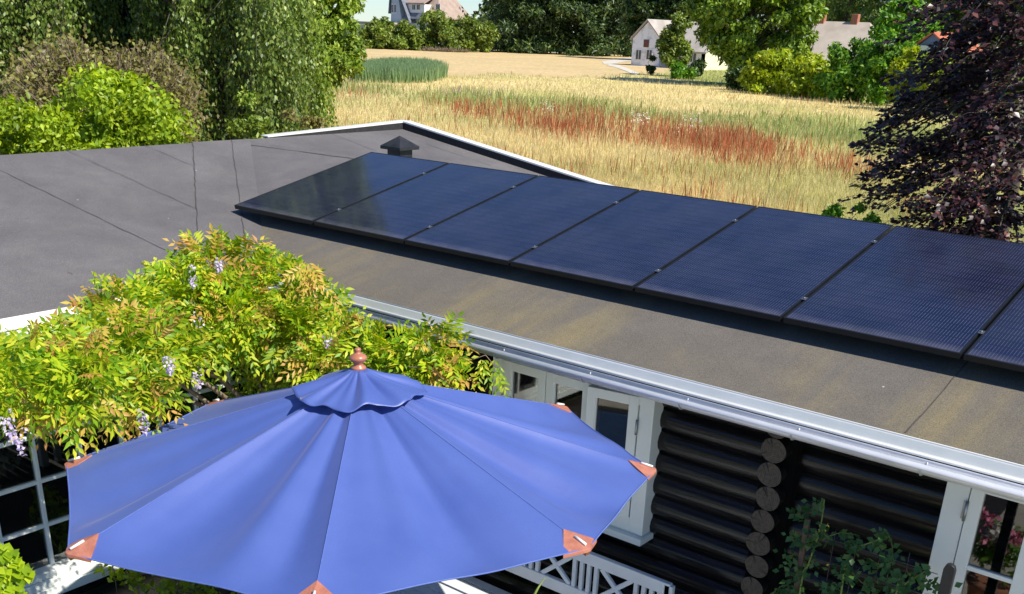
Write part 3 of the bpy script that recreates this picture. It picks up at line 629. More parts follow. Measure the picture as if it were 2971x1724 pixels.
# ================================================================== PARASOL
TIP = [(-4.7216, 2.35, -2.0921), (-3.7115, 1.7965, -2.0276), (-2.5766, 2.1175, -1.9721), (-2.0962, 3.1962, -1.9656), (-2.3848, 4.1929, -1.9991), (-3.3736, 4.7807, -2.0631), (-4.4969, 4.4588, -2.1179), (-5.0576, 3.4756, -2.1305)]
TIP = [np.array(t) for t in TIP]; AP = np.array([-3.5786, 3.3049, -1.5528]); AX = np.array([-.054, .018, 1.0]); AX /= np.linalg.norm(AX)
um = empty('parasol', (-3.55, 3.29, GZ), 'open blue canvas parasol with brown corner pockets and wooden finial', 'parasol')
APC = AP - AX * .025
nr, ns = 44, 30; V = []; F = []
def canopy_pt(i, s_, t_, lift=0):
    a, b = TIP[i], TIP[(i + 1) % 8]; rim = a * (1 - s_) + b * s_
    chord = rim + (APC - rim) * 0
    P = APC + (rim - APC) * t_
    hh = math.sin(PI * s_)
    out = unit((rim - APC - AX * ((rim - APC) @ AX)))
    hv = (1 - abs(2 * s_ - 1) ** 2.5); P = P - AX * (.10 * hv * t_ * (1 - .9 * t_ ** 4)) - out * (.010 * hh * max(0, t_ - .55) / .45)      # cloth hangs in between the ribs
    P = P + AX * .045 * math.sin(PI * min(t_, 1)) * 0 
    ph = i * 1.7
    w_ = s_ + .05 * math.sin(2 * PI * s_ + i) ; fold = .042 * math.sin(2 * PI * (1.35 * w_ + .17 * i) + ph) + .011 * math.sin(2 * PI * (2.7 * w_) + ph * 2.1 + .5 * t_) * (1.2 - .5 * t_) + .006 * math.sin(2 * PI * 5.3 * w_ + ph * .7) * (1.1 - .9 * t_)
    return P + AX * (fold * min(1, 6 * s_ * (1 - s_)) * (t_ ** .85) * 1.3 * (1 - .9 * t_ ** 8) + lift)
for i in range(8):
    b0 = len(V)
    for r in range(nr + 1):
        for c in range(ns + 1): V.append(canopy_pt(i, c / ns, .06 + .94 * r / nr))
    for r in range(nr):
        for c in range(ns):
            k_ = b0 + r * (ns + 1) + c; F.append((k_, k_ + 1, k_ + ns + 2, k_ + ns + 1))
o = npmesh('canopy', V, F, ['canvas'], um, smooth=True)
# seams along each rib and the hem
mb = MB()
for i in range(8):
    pts = [canopy_pt(i, 0, .1 + .88 * t) + AX * .0008 for t in np.linspace(0, 1, 20)]; mb.tube(pts, .0022, 5)
    mb.tube([canopy_pt(i, s_, 1.0) for s_ in np.linspace(0, 1, 24)], .004, 5)
mb.build('seam', 'thread', o)
# ruffled top cap
V = []; F = []; NA, NR = 144, 16; e1 = np.cross((0, 1, 0), AX); e1 /= np.linalg.norm(e1); e2 = np.cross(AX, e1)
for r in range(NR + 1):
    t = r / NR
    for a in range(NA):
        th_ = 2 * PI * a / NA; R_ = .035 + .30 * t; i8 = ((th_ - math.atan2((TIP[0] - AP) @ e2, (TIP[0] - AP) @ e1)) / (PI / 4)) % 8; fr = i8 % 1; scal = 1 - .10 * math.sin(PI * fr) ** 2 * t
        dirv = e1 * math.cos(th_) + e2 * math.sin(th_)
        zc = .012 - .022 * (1 - math.exp(-(R_ - .035) / .05)) - .325 * (R_ - .035) + .004 * math.cos(th_ * 3 + 1) * t
        zc += (.020 * math.sin(7 * th_ + .6 * math.sin(2 * th_)) + .014 * math.sin(11 * th_ + 1 + 1.5 * t) + .008 * math.sin(19 * th_ + 2)) * (t ** .7) * (.95 - .5 * t * t) + .012 * t
        V.append(AP + dirv * R_ * scal + AX * (zc - .005))
for r in range(NR):
    for a in range(NA): F.append((r * NA + a, r * NA + (a + 1) % NA, (r + 1) * NA + (a + 1) % NA, (r + 1) * NA + a))
cap = npmesh('top_cap', V, F, ['canvas'], um, smooth=True)
sm = cap.modifiers.new('s', 'SOLIDIFY'); sm.thickness = .003
mb = MB(); mb.lathe(AP + AX * .002, [(r_ * .95, z_ * .80) for r_, z_ in [(.036, 0), (.040, .012), (.037, .022), (.026, .032), (.024, .045), (.038, .058), (.046, .072), (.046, .082), (.038, .094), (.022, .104), (.013, .112), (.016, .120), (.018, .128), (.014, .137), (.0, .141)]], AX, 28)
mb.build('finial', 'wood_red', um)
pb = np.array([-3.55, 3.29, GZ]); mb = MB(); mb.tube([pb + np.array([0, 0, .05]), AP], .024, 14); mb.build('pole', 'pole_wood', um)
mb = MB(); mb.lathe(pb, [(.26, 0), (.26, .06), (.1, .1), (.05, .12), (.05, .3), (0, .3)], seg=24); mb.build('base', 'black_metal', um)
for i in range(8):
    t = TIP[i]; inw = unit(APC - t); a = unit(TIP[(i + 1) % 8] - t); b = unit(TIP[(i - 1) % 8] - t)
    up = AX * .006; L = .125; e = t - inw * .012
    pts = [e + a * .012, t + a * L * .95 + inw * .0, t + inw * L * 1.15, t + b * L * .95, e + b * .012]
    pts = [p + up * (1 if k_ in (1, 2, 3) else 1) for k_, p in enumerate(pts)]
    pts[1] = pts[1] - AX * .012; pts[3] = pts[3] - AX * .012
    mb = MB(); V = [p - AX * .0 for p in pts] + [p - AX * .016 for p in pts]; k = 5
    mb.add(V, [(0, 1, 2), (0, 2, 4), (4, 2, 3), (7, 6, 5), (9, 7, 5), (8, 7, 9)] + [(j, (j + 5), (j + 1) % 5 + 5, (j + 1) % 5) for j in range(5)])
    pk = mb.build('corner_pocket', 'leather', um, bevel=.002)
    mb = MB(); mb.tube([t + inw * .012 + up * 1.9, t + inw * .075 + up * 1.9], .0062, 8); mb.build('stay_tab', 'white_metal', pk)
    mb = MB(); mb.bar(t - AX * .022, APC - AX * .05, .022, .02); mb.bar(t * .5 + APC * .5 - AX * .04, pb * .0 + np.array([AP[0], AP[1], -2.15]), .016, .016); mb.build('rib', 'pole_wood', um)

# ================================================================== GARDEN FURNITURE
tb = empty('garden_table', (-3.55, 3.3, GZ), 'pale painted garden table under the blue parasol, one corner sunlit', 'table')
tz = -3.37; X0, X1, Y0t, Y1t = -4.45, -2.65, 2.1, 4.51
mb = MB(); 
mb.box((X0, Y1t - .09, tz - .03), (X1, Y1t, tz)); mb.box((X0, Y0t, tz - .03), (X1, Y0t + .09, tz)); mb.box((X0, Y0t + .09, tz - .03), (X0 + .09, Y1t - .09, tz)); mb.box((X1 - .09, Y0t + .09, tz - .03), (X1, Y1t - .09, tz))
y = Y0t + .094
while y < Y1t - .18:
    mb.box((X0 + .093, y, tz - .025), (X1 - .093, y + .084, tz - .002)); y += .0885
mb.build('tabletop', 'table_paint', tb, bevel=.003)
for (x, y) in ((X0 + .08, Y0t + .08), (X1 - .08, Y0t + .08), (X0 + .08, Y1t - .08), (X1 - .08, Y1t - .08)):
    mb = MB(); mb.box((x - .035, y - .035, GZ + .005), (x + .035, y + .035, tz - .031)); mb.build('leg', 'table_paint', tb, bevel=.004)
YBn = 5.0
bn = empty('garden_bench', (-3.4, 4.8, GZ), 'pale blue-white garden bench with crossed lattice back against the log wall', 'bench')
def bp(x, y): return aty(x, y, YBn)
xr = bp(1952, 1702)[0]; xl = xr - 1.75; zt = bp(1700, 1606)[2]; zt = (zt + bp(1940, 1692)[2]) / 2
zl = bp(1530, 1637)[2]; mb = MB(); Tk = .035
mb.box((xl + .0, YBn, zt - .085), (xr - .02, YBn + Tk, zt)); mb.box((xr - .06, YBn, zt - .9), (xr, YBn + Tk, zt - .012)); mb.box((xl, YBn, zt - .9), (xl + .06, YBn + Tk, zt - .012))
zlo = zl - .03; mb.box((xl + .06, YBn, zlo - .09), (xr - .06, YBn + Tk, zlo))
tot = xr - xl - .12; nb = 5; xx = xl + .06
xc1 = bp(1600, 1660)[0]
secs = []; cur = xr - .06; 
def slats(a, b, n):
    for q_ in range(n):
        c = a + (b - a) * (q_ + .5) / n; mb.box((c - .014, YBn + .003, zlo), (c + .014, YBn + Tk - .003, zt - .085))
def cross(a, b):
    for s_ in (0, 1):
        p = (a, YBn + .018, zlo if s_ else zt - .085); q_ = (b, YBn + .018, zt - .085 if s_ else zlo); mb.bar(p, q_, Tk - .012 - s_ * .003, .032, up=(0, 0, 1))
xa = xr - .06
for k_ in range(6):
    if k_ % 2 == 0: slats(xa - .235, xa - .005, 4); xa -= .24
    else: cross(xa - .235, xa + .0); xa -= .24
mb.build('backrest', 'table_paint', bn, bevel=.004)
mb = MB(); 
for k_ in range(5): mb.box((xl + .02, YBn - .45 + k_ * .09, GZ + .43), (xr - .02, YBn - .37 + k_ * .09, GZ + .455))
mb.build('seat', 'table_paint', bn, bevel=.003)
for sx in (xl + .03, xr - .03):
    for sy in (YBn - .42, YBn - .02):
        mb = MB(); mb.box((sx - .028, sy - .028, GZ + .004), (sx + .028, sy + .028, GZ + (.65 if sy < YBn - .2 else .429))); mb.build('leg', 'table_paint', bn, bevel=.003)
    mb = MB(); mb.box((sx - .035, YBn - .46, GZ + .655), (sx + .035, YBn - .003, GZ + .685)); mb.build('armrest', 'table_paint', bn, bevel=.003)
# black post by the door
ct = aty(2757, 1640, 4.7)
mb = MB(); x = ct[0]; mb.prism([(x - .027, ct[1], GZ + .005), (x + .027, ct[1], GZ + .005), (x + .027, ct[1], ct[2] - .03), (x + .020, ct[1], ct[2] - .008), (x + .008, ct[1], ct[2]), (x - .008, ct[1], ct[2]), (x - .020, ct[1], ct[2] - .008), (x - .027, ct[1], ct[2] - .03)], (0, 1, 0), .03)
o = mb.build('garden_post', 'black_metal', None, bevel=.003, loc=(float(x), float(ct[1]), GZ)); tag(o, 'black post with rounded top in front of the white door', 'post')
# flower pot whose mirror image shows in the door glass
fp = empty('flower_pot', (-1.40, 2.75, GZ), 'terracotta pot of pink and white flowers mirrored in the door glass', 'flower pot')
mb = MB(); mb.lathe((-1.40, 2.75, GZ + .004), [(.11, 0), (.15, .3), (.17, .32), (.17, .36), (.14, .36), (.0, .33)], seg=20); mb.build('pot', 'terracotta', fp)
cl = [(-1.40 + rng.normal(0, .1), 2.75 + rng.normal(0, .1), GZ + .62 + rng.normal(0, .1), .08) for _ in range(22)]
V, F = clump_crown(cl, 900, .05); npmesh('foliage', V, F, ['fresh_leaf'], fp)
cl = [(-1.40 + rng.normal(0, .12), 2.75 + rng.normal(0, .12), GZ + .75 + rng.normal(0, .07), .04) for _ in range(16)]
V, F = clump_crown(cl, 260, .045, aspect=.9); npmesh('blossom', V, F, ['pink_petal'], fp)
V, F = clump_crown(cl[:6], 90, .045, aspect=.9); npmesh('blossom', V + np.array([.03, .02, .05]), F, ['white_petal'], fp)

# ================================================================== TOMATO PLANT, STAKE, WIRE SUPPORT
YT = 4.97
def tp(x, y, dy=0): return aty(x, y, YT + dy)
st = MB(); a, b = tp(2344, 1506), tp(2308, 1724); dn = (b - a) / np.linalg.norm(b - a); b = a + dn * (a[2] - GZ) / abs(dn[2]); st.bar(a, b, .03, .022, up=(0, 1, 0))
o = st.build('garden_stake', 'stake_wood', None, bevel=.003, loc=(float(b[0]), float(b[1]), GZ)); tag(o, 'weathered brown wooden stake standing among the tomato leaves', 'stake')
wr = MB()
for x in (2425, 2490, 2560, 2640): p = tp(x, 1540 + (x - 2425) * .3, .08); wr.tube([p, (p[0], p[1], GZ + .01)], .0025, 5)
for k_ in range(5):
    p, q_ = tp(2395, 1560, .08), tp(2720, 1672, .08); dz = -.14 * k_; wr.tube([(p[0], p[1], p[2] + dz), (q_[0], q_[1], p[2] + dz)], .0022, 5)
o = wr.build('wire_trellis', 'wire', None, loc=(-1.4, 4.8, GZ)); tag(o, 'thin rusty wire mesh trellis behind the tomato plant', 'trellis')
tm = empty('tomato_plant', tp(2350, 1724) * np.array([1, 1, 0]) + np.array([0, 0, GZ]), 'green tomato plant with curling stems and yellow flowers against black logs', 'plant')
stems = [[(2320, 1724), (2345, 1640), (2372, 1560), (2384, 1510), (2392, 1450)], [(2384, 1535), (2400, 1556), (2440, 1546), (2485, 1552)], [(2440, 1724), (2452, 1640), (2480, 1590), (2510, 1580), (2550, 1565), (2575, 1545)],
         [(2600, 1724), (2620, 1700), (2660, 1672), (2700, 1650)], [(2452, 1640), (2500, 1690), (2540, 1724)], [(2240, 1724), (2270, 1700), (2310, 1705), (2335, 1724)], [(2372, 1560), (2330, 1565), (2290, 1555)], [(2345, 1640), (2310, 1610), (2285, 1620)], [(2392, 1450), (2350, 1482), (2318, 1500)],
         [(2520, 1620), (2560, 1640), (2600, 1625)], [(2575, 1545), (2590, 1600), (2570, 1690)], [(2400, 1724), (2420, 1690), (2440, 1724)], [(2660, 1672), (2700, 1690), (2720, 1690)]]
sm_ = MB(); LP = []; 
for si, sp_ in enumerate(stems):
    dy = rng.uniform(-.07, .07); P = [tp(x, y, dy) for x, y in sp_]
    if sp_[0][1] >= 1724 and si in (0, 2, 3): P = [P[0] + np.array([.05, 0, GZ + .01 - P[0][2]])] + P
    k = len(P); Q = []
    for i in range(k - 1):
        for t in np.linspace(0, 1, 6, endpoint=False):
            p0_, p1_, p2_, p3_ = P[max(i - 1, 0)], P[i], P[i + 1], P[min(i + 2, k - 1)]
            Q.append(.5 * ((2 * p1_) + (-p0_ + p2_) * t + (2 * p0_ - 5 * p1_ + 4 * p2_ - p3_) * t * t + (-p0_ + 3 * p1_ - 3 * p2_ + p3_) * t ** 3))
    Q.append(P[-1]); r0_ = .0065 if si in (0, 2, 3) else .003; sm_.tube(Q, [r0_ * (1 - .6 * i / len(Q)) for i in range(len(Q))], 6)
    for i in range(2, len(Q), 3):
        if Q[i][2] < -3.3: continue
        LP.append(Q[i])
sm_.build('stem', 'stem_green', tm)
PV = []; 
for c in LP + [tp(x, y, rng.uniform(-.1, .1)) for x, y in zip(rng.uniform(2260, 2600, 20), rng.uniform(1640, 1790, 20))]:
    for q_ in range(1 + (rng.random() < .3)):
        az = rng.uniform(0, 2 * PI); d_ = np.array([math.cos(az) * .8, -abs(math.sin(az)) * .4, rng.uniform(-.8, .2)]); d_ /= np.linalg.norm(d_); L_ = rng.uniform(.05, .11)
        for k_ in range(5):
            pp = c + d_ * L_ * (k_ // 2) * .5; sdv = np.cross(d_, (0, -1, .3)) * (1 if k_ % 2 else -1) if k_ < 4 else 0 * d_
            PV.append((pp, unit(d_ * .7 + sdv + rng.normal(0, .2, 3)), unit(np.array([0, -.8, .7]) + rng.normal(0, .5, 3)), rng.uniform(.028, .052)))
V, F = leaves(np.array([p[0] for p in PV]), np.array([p[1] for p in PV]), np.array([p[2] for p in PV]), np.array([p[3] for p in PV]), np.array([p[3] for p in PV]) * .72, .12)
npmesh('leaves', V, F, ['tomato_leaf'], tm)
fl = [tp(2379, 1527, -.03), tp(2401, 1524, -.03), tp(2397, 1538, -.03), tp(2378, 1541, -.03), tp(2495, 1571, -.03), tp(2506, 1585, -.03), tp(2400, 1637, -.05)]
P = np.repeat(np.array(fl), 5, 0); D = unit(rnd(len(P)) + np.array([0, -.4, 0])); V, F = leaves(P, D, rnd(len(P)), .014, .007); npmesh('blossom', V, F, ['yellow_petal'], tm)

# ================================================================== WISTERIA
wis = empty('wisteria', (-6.2, 4.6, GZ), 'large yellow-green wisteria with bronze tips and lilac flowers over the eaves', 'climbing plant')
BL = [(530, 688, 88, 7.55), (600, 662, 52, 7.5), (680, 738, 85, 7.5), (440, 752, 90, 7.4), (312, 795, 85, 7.05), (750, 770, 75, 7.4), (170, 890, 80, 6.8), (70, 930, 82, 6.6), (560, 775, 88, 7.25), (295, 880, 98, 6.3),
      (185, 940, 72, 5.75), (400, 862, 70, 6.7), (720, 820, 62, 7.15), (850, 838, 48, 7.0), (930, 870, 50, 6.8), (1030, 890, 52, 6.65), (1085, 860, 38, 6.6), (60, 965, 50, 5.7), (345, 960, 45, 6.1), (15, 905, 45, 6.0), (800, 900, 50, 6.9), (950, 910, 40, 6.7), (1100, 920, 30, 6.6)]
bl = []
for (x, y, r, t) in BL:
    r *= .86; c = ray(x * 1.1794, y * 1.1794) * t; bl.append((c, r * 1.1794 * t / FPX))
def compound(base, d, n, L, nleaf=11, lw=.022, ll=.06):
    """pinnate leaf: arching rachis with paired leaflets"""
    d = unit(d); n = unit(n - d * (n @ d)); side = np.cross(d, n); out = []
    k = nleaf // 2
    for j in range(k + 1):
        t = (j + .6) / (k + .6); p = base + d * L * t - np.array([0, 0, 1]) * L * .32 * t * t
        dd = unit(d - np.array([0, 0, .6]) * t)
        sz = ll * (1.0 - .35 * abs(t - .45) * 1.6) * rng.uniform(.85, 1.15)
        if j == k: out.append((p, dd, n, sz, lw))
        else:
            for s_ in (-1, 1): out.append((p, unit(dd * .75 + side * s_ * .85 - np.array([0, 0, .35])), unit(n + side * s_ * -.25 + rng.normal(0, .12, 3)), sz, lw * sz / ll))
    return out
G, BZ, RA = [], [], MB(); V3 = np.array
vol = V3([b[1] ** 2 for b in bl]); vol /= vol.sum()
def inside(p, skip): return any(np.linalg.norm((p - c)) < r * .72 for k_, (c, r) in enumerate(bl) if k_ != skip)
cnt = 0
while cnt < 2700:
    k_ = rng.choice(len(bl), p=vol); c, r = bl[k_]; d_ = rnd(1)[0]
    if d_ @ ray(c[0], 0) if False else False: pass
    toward = -unit(c)
    if d_ @ toward < -.35: continue
    f = rng.uniform(.8, 1.05) if rng.random() < .6 else rng.uniform(.45, .8); p = c + d_ * r * f
    if p[1] > 4.85 and p[2] < -1.78: p[1] = 4.85 - rng.random() * .1
    if inside(p, k_) and rng.random() < .8: continue
    od = unit(d_ * .9 + rng.normal(0, .45, 3) + V3([.15, -.1, .45])); nn = unit(V3([.35, -.1, .8]) + d_ * .5 + rng.normal(0, .35, 3))
    young = rng.random() < (.40 if f > .9 else .04) and math.sin(c[0] * 9 + c[1] * 5 + p[2] * 7) > -.25
    lf = compound(p, od, nn, rng.uniform(.13, .22), nleaf=int(rng.choice([7, 9, 11])), lw=.025, ll=rng.uniform(.058, .09))
    (BZ if young else G).extend(lf); cnt += 1
for q_ in range(700):                                   # shaded leaves under the eaves
    p = V3([rng.uniform(-6.7, -4.9), 4.9 + rng.uniform(-.3, .15), rng.uniform(-3.2, -1.97)]); G.extend(compound(p, rnd(1)[0] + V3([0, -.5, -.3]), V3([0, -.8, .5]) + rng.normal(0, .3, 3), .16, 9, .026, .066))
# drooping bronze sprays at the lower left, single runners at the right
for (x, y) in ((120, 990), (160, 1010), (80, 1005), (330, 985), (300, 1000), (390, 945), (620, 780), (480, 880), (240, 800), (790, 690), (760, 660), (780, 730), (745, 640), (1215, 900), (1190, 880)):
    for q_ in range(4):
        p = ray(x * 1.1794 + rng.normal(0, 12), y * 1.1794 + rng.normal(0, 10)) * (5.75 if x < 300 else 6.1 if x < 450 else 7.15 if x < 900 else 6.55); od = unit(V3([.5, -.5, -.4]) + rng.normal(0, .5, 3))
        lf = compound(p, od, unit(V3([.3, -.5, .6]) + rng.normal(0, .2, 3)), .17, 9, .020, .065); (BZ if x < 900 else G).extend(lf)
def blades(lst):
    return leaves(V3([q_[0] for q_ in lst]), V3([q_[1] for q_ in lst]), V3([q_[2] for q_ in lst]), V3([q_[3] for q_ in lst]), V3([q_[4] for q_ in lst]), .18)
V, F = blades(G); npmesh('green_leaves', V, F, ['wist_green'], wis); V, F = blades(BZ); npmesh('bronze_leaves', V, F, ['wist_bronze'], wis)
# climbing stems
mb = MB()
for k_ in range(9):
    c = bl[[0, 2, 4, 7, 9, 11, 13, 15, 6][k_]][0]; a = V3([-6.3 + .1 * k_, 4.9 - .06 * k_, GZ]); m1 = a + V3([.05, -.05, 1.2]); m2 = V3([-6.1, 4.7, -2.2]) * .5 + c * .5 - V3([0, 0, .25])
    mb.tube([a, m1, m2, c], [.03, .025, .015, .005], 7)
for (x, y, x2, y2) in ((1080, 960, 1040, 830), (980, 900, 1120, 960), (1150, 890, 1220, 905)):
    p, q_ = ray(x * 1.1794, y * 1.1794) * 6.5, ray(x2 * 1.1794, y2 * 1.1794) * 6.5; mb.tube([p, (p + q_) / 2 + V3([.03, 0, .07]), q_], .003, 5)
mb.build('stem', 'stem_brown', wis)
for (x, y, t, L_) in ((470, 655, 7.0, .14), (537, 635, 7.1, .08), (487, 778, 6.75, .12), (330, 775, 6.6, .07), (262, 790, 6.2, .11), (415, 880, 5.8, .08), (350, 1020, 5.75, .1), (485, 920, 6.5, .09), (805, 832, 6.8, .06), (18, 1020, 5.5, .12), (42, 1055, 5.5, .14)):
    c = ray(x * 1.1794, y * 1.1794) * t; n_ = 46; u = rng.random(n_); P = c + V3([0, 0, -1]) * (u * L_)[:, None] + rnd(n_) * (.032 * (1 - .7 * u))[:, None]
    V, F = leaves(P, unit(rnd(n_) + V3([0, 0, -.4])), rnd(n_), .022, .016); npmesh('flower_cluster', V, F, ['wist_flower'], wis)
# vine corner by the bottom left border and creeper under the parasol
vn = empty('grape_vine', (-3.6, 1.3, GZ), 'bright lime leaves of a vine in the lower left corner', 'climbing plant')
PV = []
for (x, y) in ((5, 1350), (30, 1385), (15, 1420), (40, 1410), (10, 1455), (45, 1450), (0, 1390), (20, 1365), (-20, 1430), (30, 1470), (60, 1400), (5, 1480)):
    for q_ in range(3):
        p = ray(x * 1.1794 + rng.normal(0, 12), y * 1.1794 + rng.normal(0, 12)) * 4.2
        for k_ in range(5):
            a = -PI / 2 + (k_ - 2) * .75; dd = V3([math.cos(a) * .7, -.2, math.sin(a) * .7]) + rng.normal(0, .1, 3); PV.append((p, dd, V3([.5, -.5, .9]) + rng.normal(0, .25, 3), .055, .04))
V, F = blades(PV); npmesh('leaves', V, F, ['lime_leaf'], vn); mb = MB(); pv = ray(-60, 1650) * 4.2; mb.tube([(pv[0], pv[1], GZ), pv, ray(60, 1640) * 4.2], [.01, .008, .003], 6); mb.build('stem', 'stem_brown', vn)
cr = empty('ground_creeper', (-5.6, 3.4, GZ), 'sunlit creeper leaves on the dark deck under the parasol rim', 'plant')
cl = [(*atz(x, y, GZ + .25), .11) for x, y in ((400, 1690), (560, 1700), (520, 1680), (600, 1730), (470, 1720), (680, 1740), (330, 1650), (390, 1660))]
V, F = clump_crown(cl, 420, .06); npmesh('leaves', V, F, ['lime_leaf'], cr)
for c in cl: MB().tube([(c[0], c[1], GZ + .005), c[:3]], .004, 5).build('stem', 'stem_brown', cr)
gb = MB(); p = aty(1585, 1672, 3.6); q_ = aty(1543, 1740, 3.5); mid = (p + q_) / 2 + V3([-.005, 0, 0]); gg = V3([q_[0] - .05, q_[1], GZ + .6])
gb.tube([gg, q_, mid, p], [.012, .0085, .0055, .001], 6); o = gb.build('grass_blade', 'stem_green', None, loc=(float(q_[0]), float(q_[1]), GZ)); tag(o, 'single bright green leaf blade rising in front of the bench', 'plant')

# ================================================================== GROUND AND MEADOW
HOR = lambda u: 27 + .0394 * u
def vnoise(x, y, seed=0):
    xi, yi = np.floor(x).astype(int), np.floor(y).astype(int); fx, fy = x - xi, y - yi; fx = fx * fx * (3 - 2 * fx); fy = fy * fy * (3 - 2 * fy)
    def h_(a, b): 
        n_ = (a * 374761393 + b * 668265263 + seed * 1442695041) & 0x7fffffff; n_ = (n_ ^ (n_ >> 13)) * 1274126177 & 0x7fffffff; return (n_ & 0xffff) / 65535.0
    return (h_(xi, yi) * (1 - fx) + h_(xi + 1, yi) * fx) * (1 - fy) + (h_(xi, yi + 1) * (1 - fx) + h_(xi + 1, yi + 1) * fx) * fy
def fb(x, y, s=0): return (vnoise(x, y, s) + .5 * vnoise(2.1 * x, 2.1 * y, s + 1) + .25 * vnoise(4.3 * x, 4.3 * y, s + 2)) / 1.75
def interp(u, pts): return np.interp(u, [p[0] for p in pts], [p[1] for p in pts])
TAN, STRAW, GREEN, WGREEN, RED = (np.array(c) for c in ((.60, .46, .26), (.74, .61, .31), (.25, .32, .07), (.25, .32, .10), (.38, .15, .08)))
def field(P):
    """what grows at ground point P (design coords): weights of each kind; the belts of the meadow run across the view"""
    u, v = project(P); u = u / 1.1794; v = v / 1.1794; inview = (P @ FWD) > 1
    x, y = P[:, 0], P[:, 1]
    j = (fb(x * .25, y * .25, 3) - .5); j2 = (fb(x * .9, y * .9, 41) - .5)
    gtop = interp(u, [(740, 197), (860, 203), (1000, 225), (1090, 227), (1250, 232), (1500, 262), (1700, 285), (1900, 292), (2100, 300), (2520, 330)])
    gbot = interp(u, [(740, 216), (860, 235), (1000, 248), (1100, 258), (1300, 282), (1500, 295), (1700, 318), (1900, 350), (2100, 385), (2520, 430)])
    gm = np.clip(1 - np.abs(v + j * 30 + j2 * 18 - (gtop + gbot) / 2) / ((gbot - gtop) / 2 + 4), 0, 1) ** .6
    rtop = interp(u, [(740, 218), (900, 228), (1130, 258), (1250, 272), (1400, 280), (1600, 300), (1800, 332), (2000, 378), (2120, 398)]); rbot = interp(u, [(740, 240), (900, 252), (1130, 286), (1300, 322), (1500, 345), (1650, 368), (1800, 398), (1900, 412), (2120, 428)])
    wb = (rbot - rtop) / 2 * np.where(v > (rtop + rbot) / 2, 1.5, 1.05); rr = np.clip(1.35 - np.abs(v + j * 34 + j2 * 26 - (rtop + rbot) / 2) / wb, 0, 1) ** 1.2
    rr *= np.clip(.25 + 1.9 * (fb(x * .45, y * .45, 61) - .22), 0, 1)
    rr *= np.where(u < 1110, .55 * (fb(x * .5, y * .5, 9) > .52), np.where(u > 1900, .55, 1)) * (u > 730) * (u < 2160)
    crop = np.clip((interp(u, [(700, 165), (880, 175), (1090, 190), (1480, 192), (1700, 176), (2519, 150)]) - v + j * 18) / 6, 0, 1)
    front = np.clip((interp(u, [(1560, 178), (1650, 200), (1850, 226), (2100, 250), (2519, 290)]) - v + j * 20) / 8, 0, 1) * (u > 1540) * (1 - crop * (u < 1620))
    low = np.clip((u - 1650) / 500, 0, 1) * np.clip((v - interp(u, [(1600, 470), (2519, 440)])) / 90, 0, 1)
    right = np.clip((u - 1750) / 250, 0, 1) * np.clip((v - 270) / 30, 0, 1) * np.clip((420 - v) / 60, 0, 1) * .55
    return dict(u=u, v=v, inview=inview, green=gm * .62, red=rr, crop=crop, front=front, low=np.clip(low * .8 + right, 0, 1), patch=fb(x * .12, y * .12, 20), fine=fb(x * .9, y * .9, 31))
def colour(P, f):
    n = len(P); c = np.tile(STRAW, (n, 1)); mixin = lambda c, k, w_: c * (1 - w_[:, None]) + k * w_[:, None]
    pt = np.clip((f['patch'] - .47) * 5, 0, 1) * .5; c = mixin(c, np.array([.40, .43, .12]), pt)
    c = mixin(c, np.array([.44, .50, .15]), np.clip(f['low'], 0, 1) * .8); c = mixin(c, GREEN, f['front'] * .75); c = mixin(c, WGREEN * 1.3, f['green'] * .8)
    c = mixin(c, RED * .9 + np.array([.10, .05, .01]), f['red'] * .4); c = mixin(c, TAN, f['crop'])
    return c
# polar ground sheet reaching the horizon
na, nr_ = 420, 330; az = np.linspace(-PI, PI, 181)[:-1]
ang = np.sort(np.concatenate([np.linspace(-80, 45, 400), np.linspace(47, 278, 60)])); ang = np.radians(ang); rad = np.concatenate([[0.5], np.geomspace(6, 420, 300), [800, 2000, 5000]])
A, R_ = np.meshgrid(ang, rad); P = np.stack([np.sin(A) * R_, np.cos(A) * R_, np.full_like(A, GZ)], -1).reshape(-1, 3)
cols = np.tile(STRAW, (len(P), 1)); f = field(P); cc = colour(P, f); cols[f['inview']] = cc[f['inview']]
outv = ~f['inview']; cols[outv] = np.array([.10, .15, .04])
rfar = R_.reshape(-1); fr_ = (rfar > 232); cols[fr_] = np.array([.06, .10, .025])
lawn = (P[:, 1] < 14) & (R_.reshape(-1) < 16); cols[lawn] = np.array([.06, .12, .02])
na = len(ang); F = [(r * na + a, r * na + (a + 1) % na, (r + 1) * na + (a + 1) % na, (r + 1) * na + a) for r in range(len(rad) - 1) for a in range(na)]
o = npmesh('ground', P, np.array(F), ['ground_mat'], col=cols); tag(o, kind='structure')
mb = MB(); y = -.02
while y < 5.35:
    mb.box((-6.8, y, GZ - .03), (-1.86, y + .134, GZ + .004)); y += .14
o = mb.build('deck', 'deck_wood'); tag(o, kind='structure')
mb = MB(); mb.box((-6.78, -14, GZ - .03), (12, -.05, GZ + .006)); mb.box((-1.85, -.049, GZ - .03), (12, 4.3, GZ + .006)); o = mb.build('patio', 'bounce_paving'); tag(o, kind='structure')  # out-of-view slabs, widened and made pale to bounce sun onto the walls
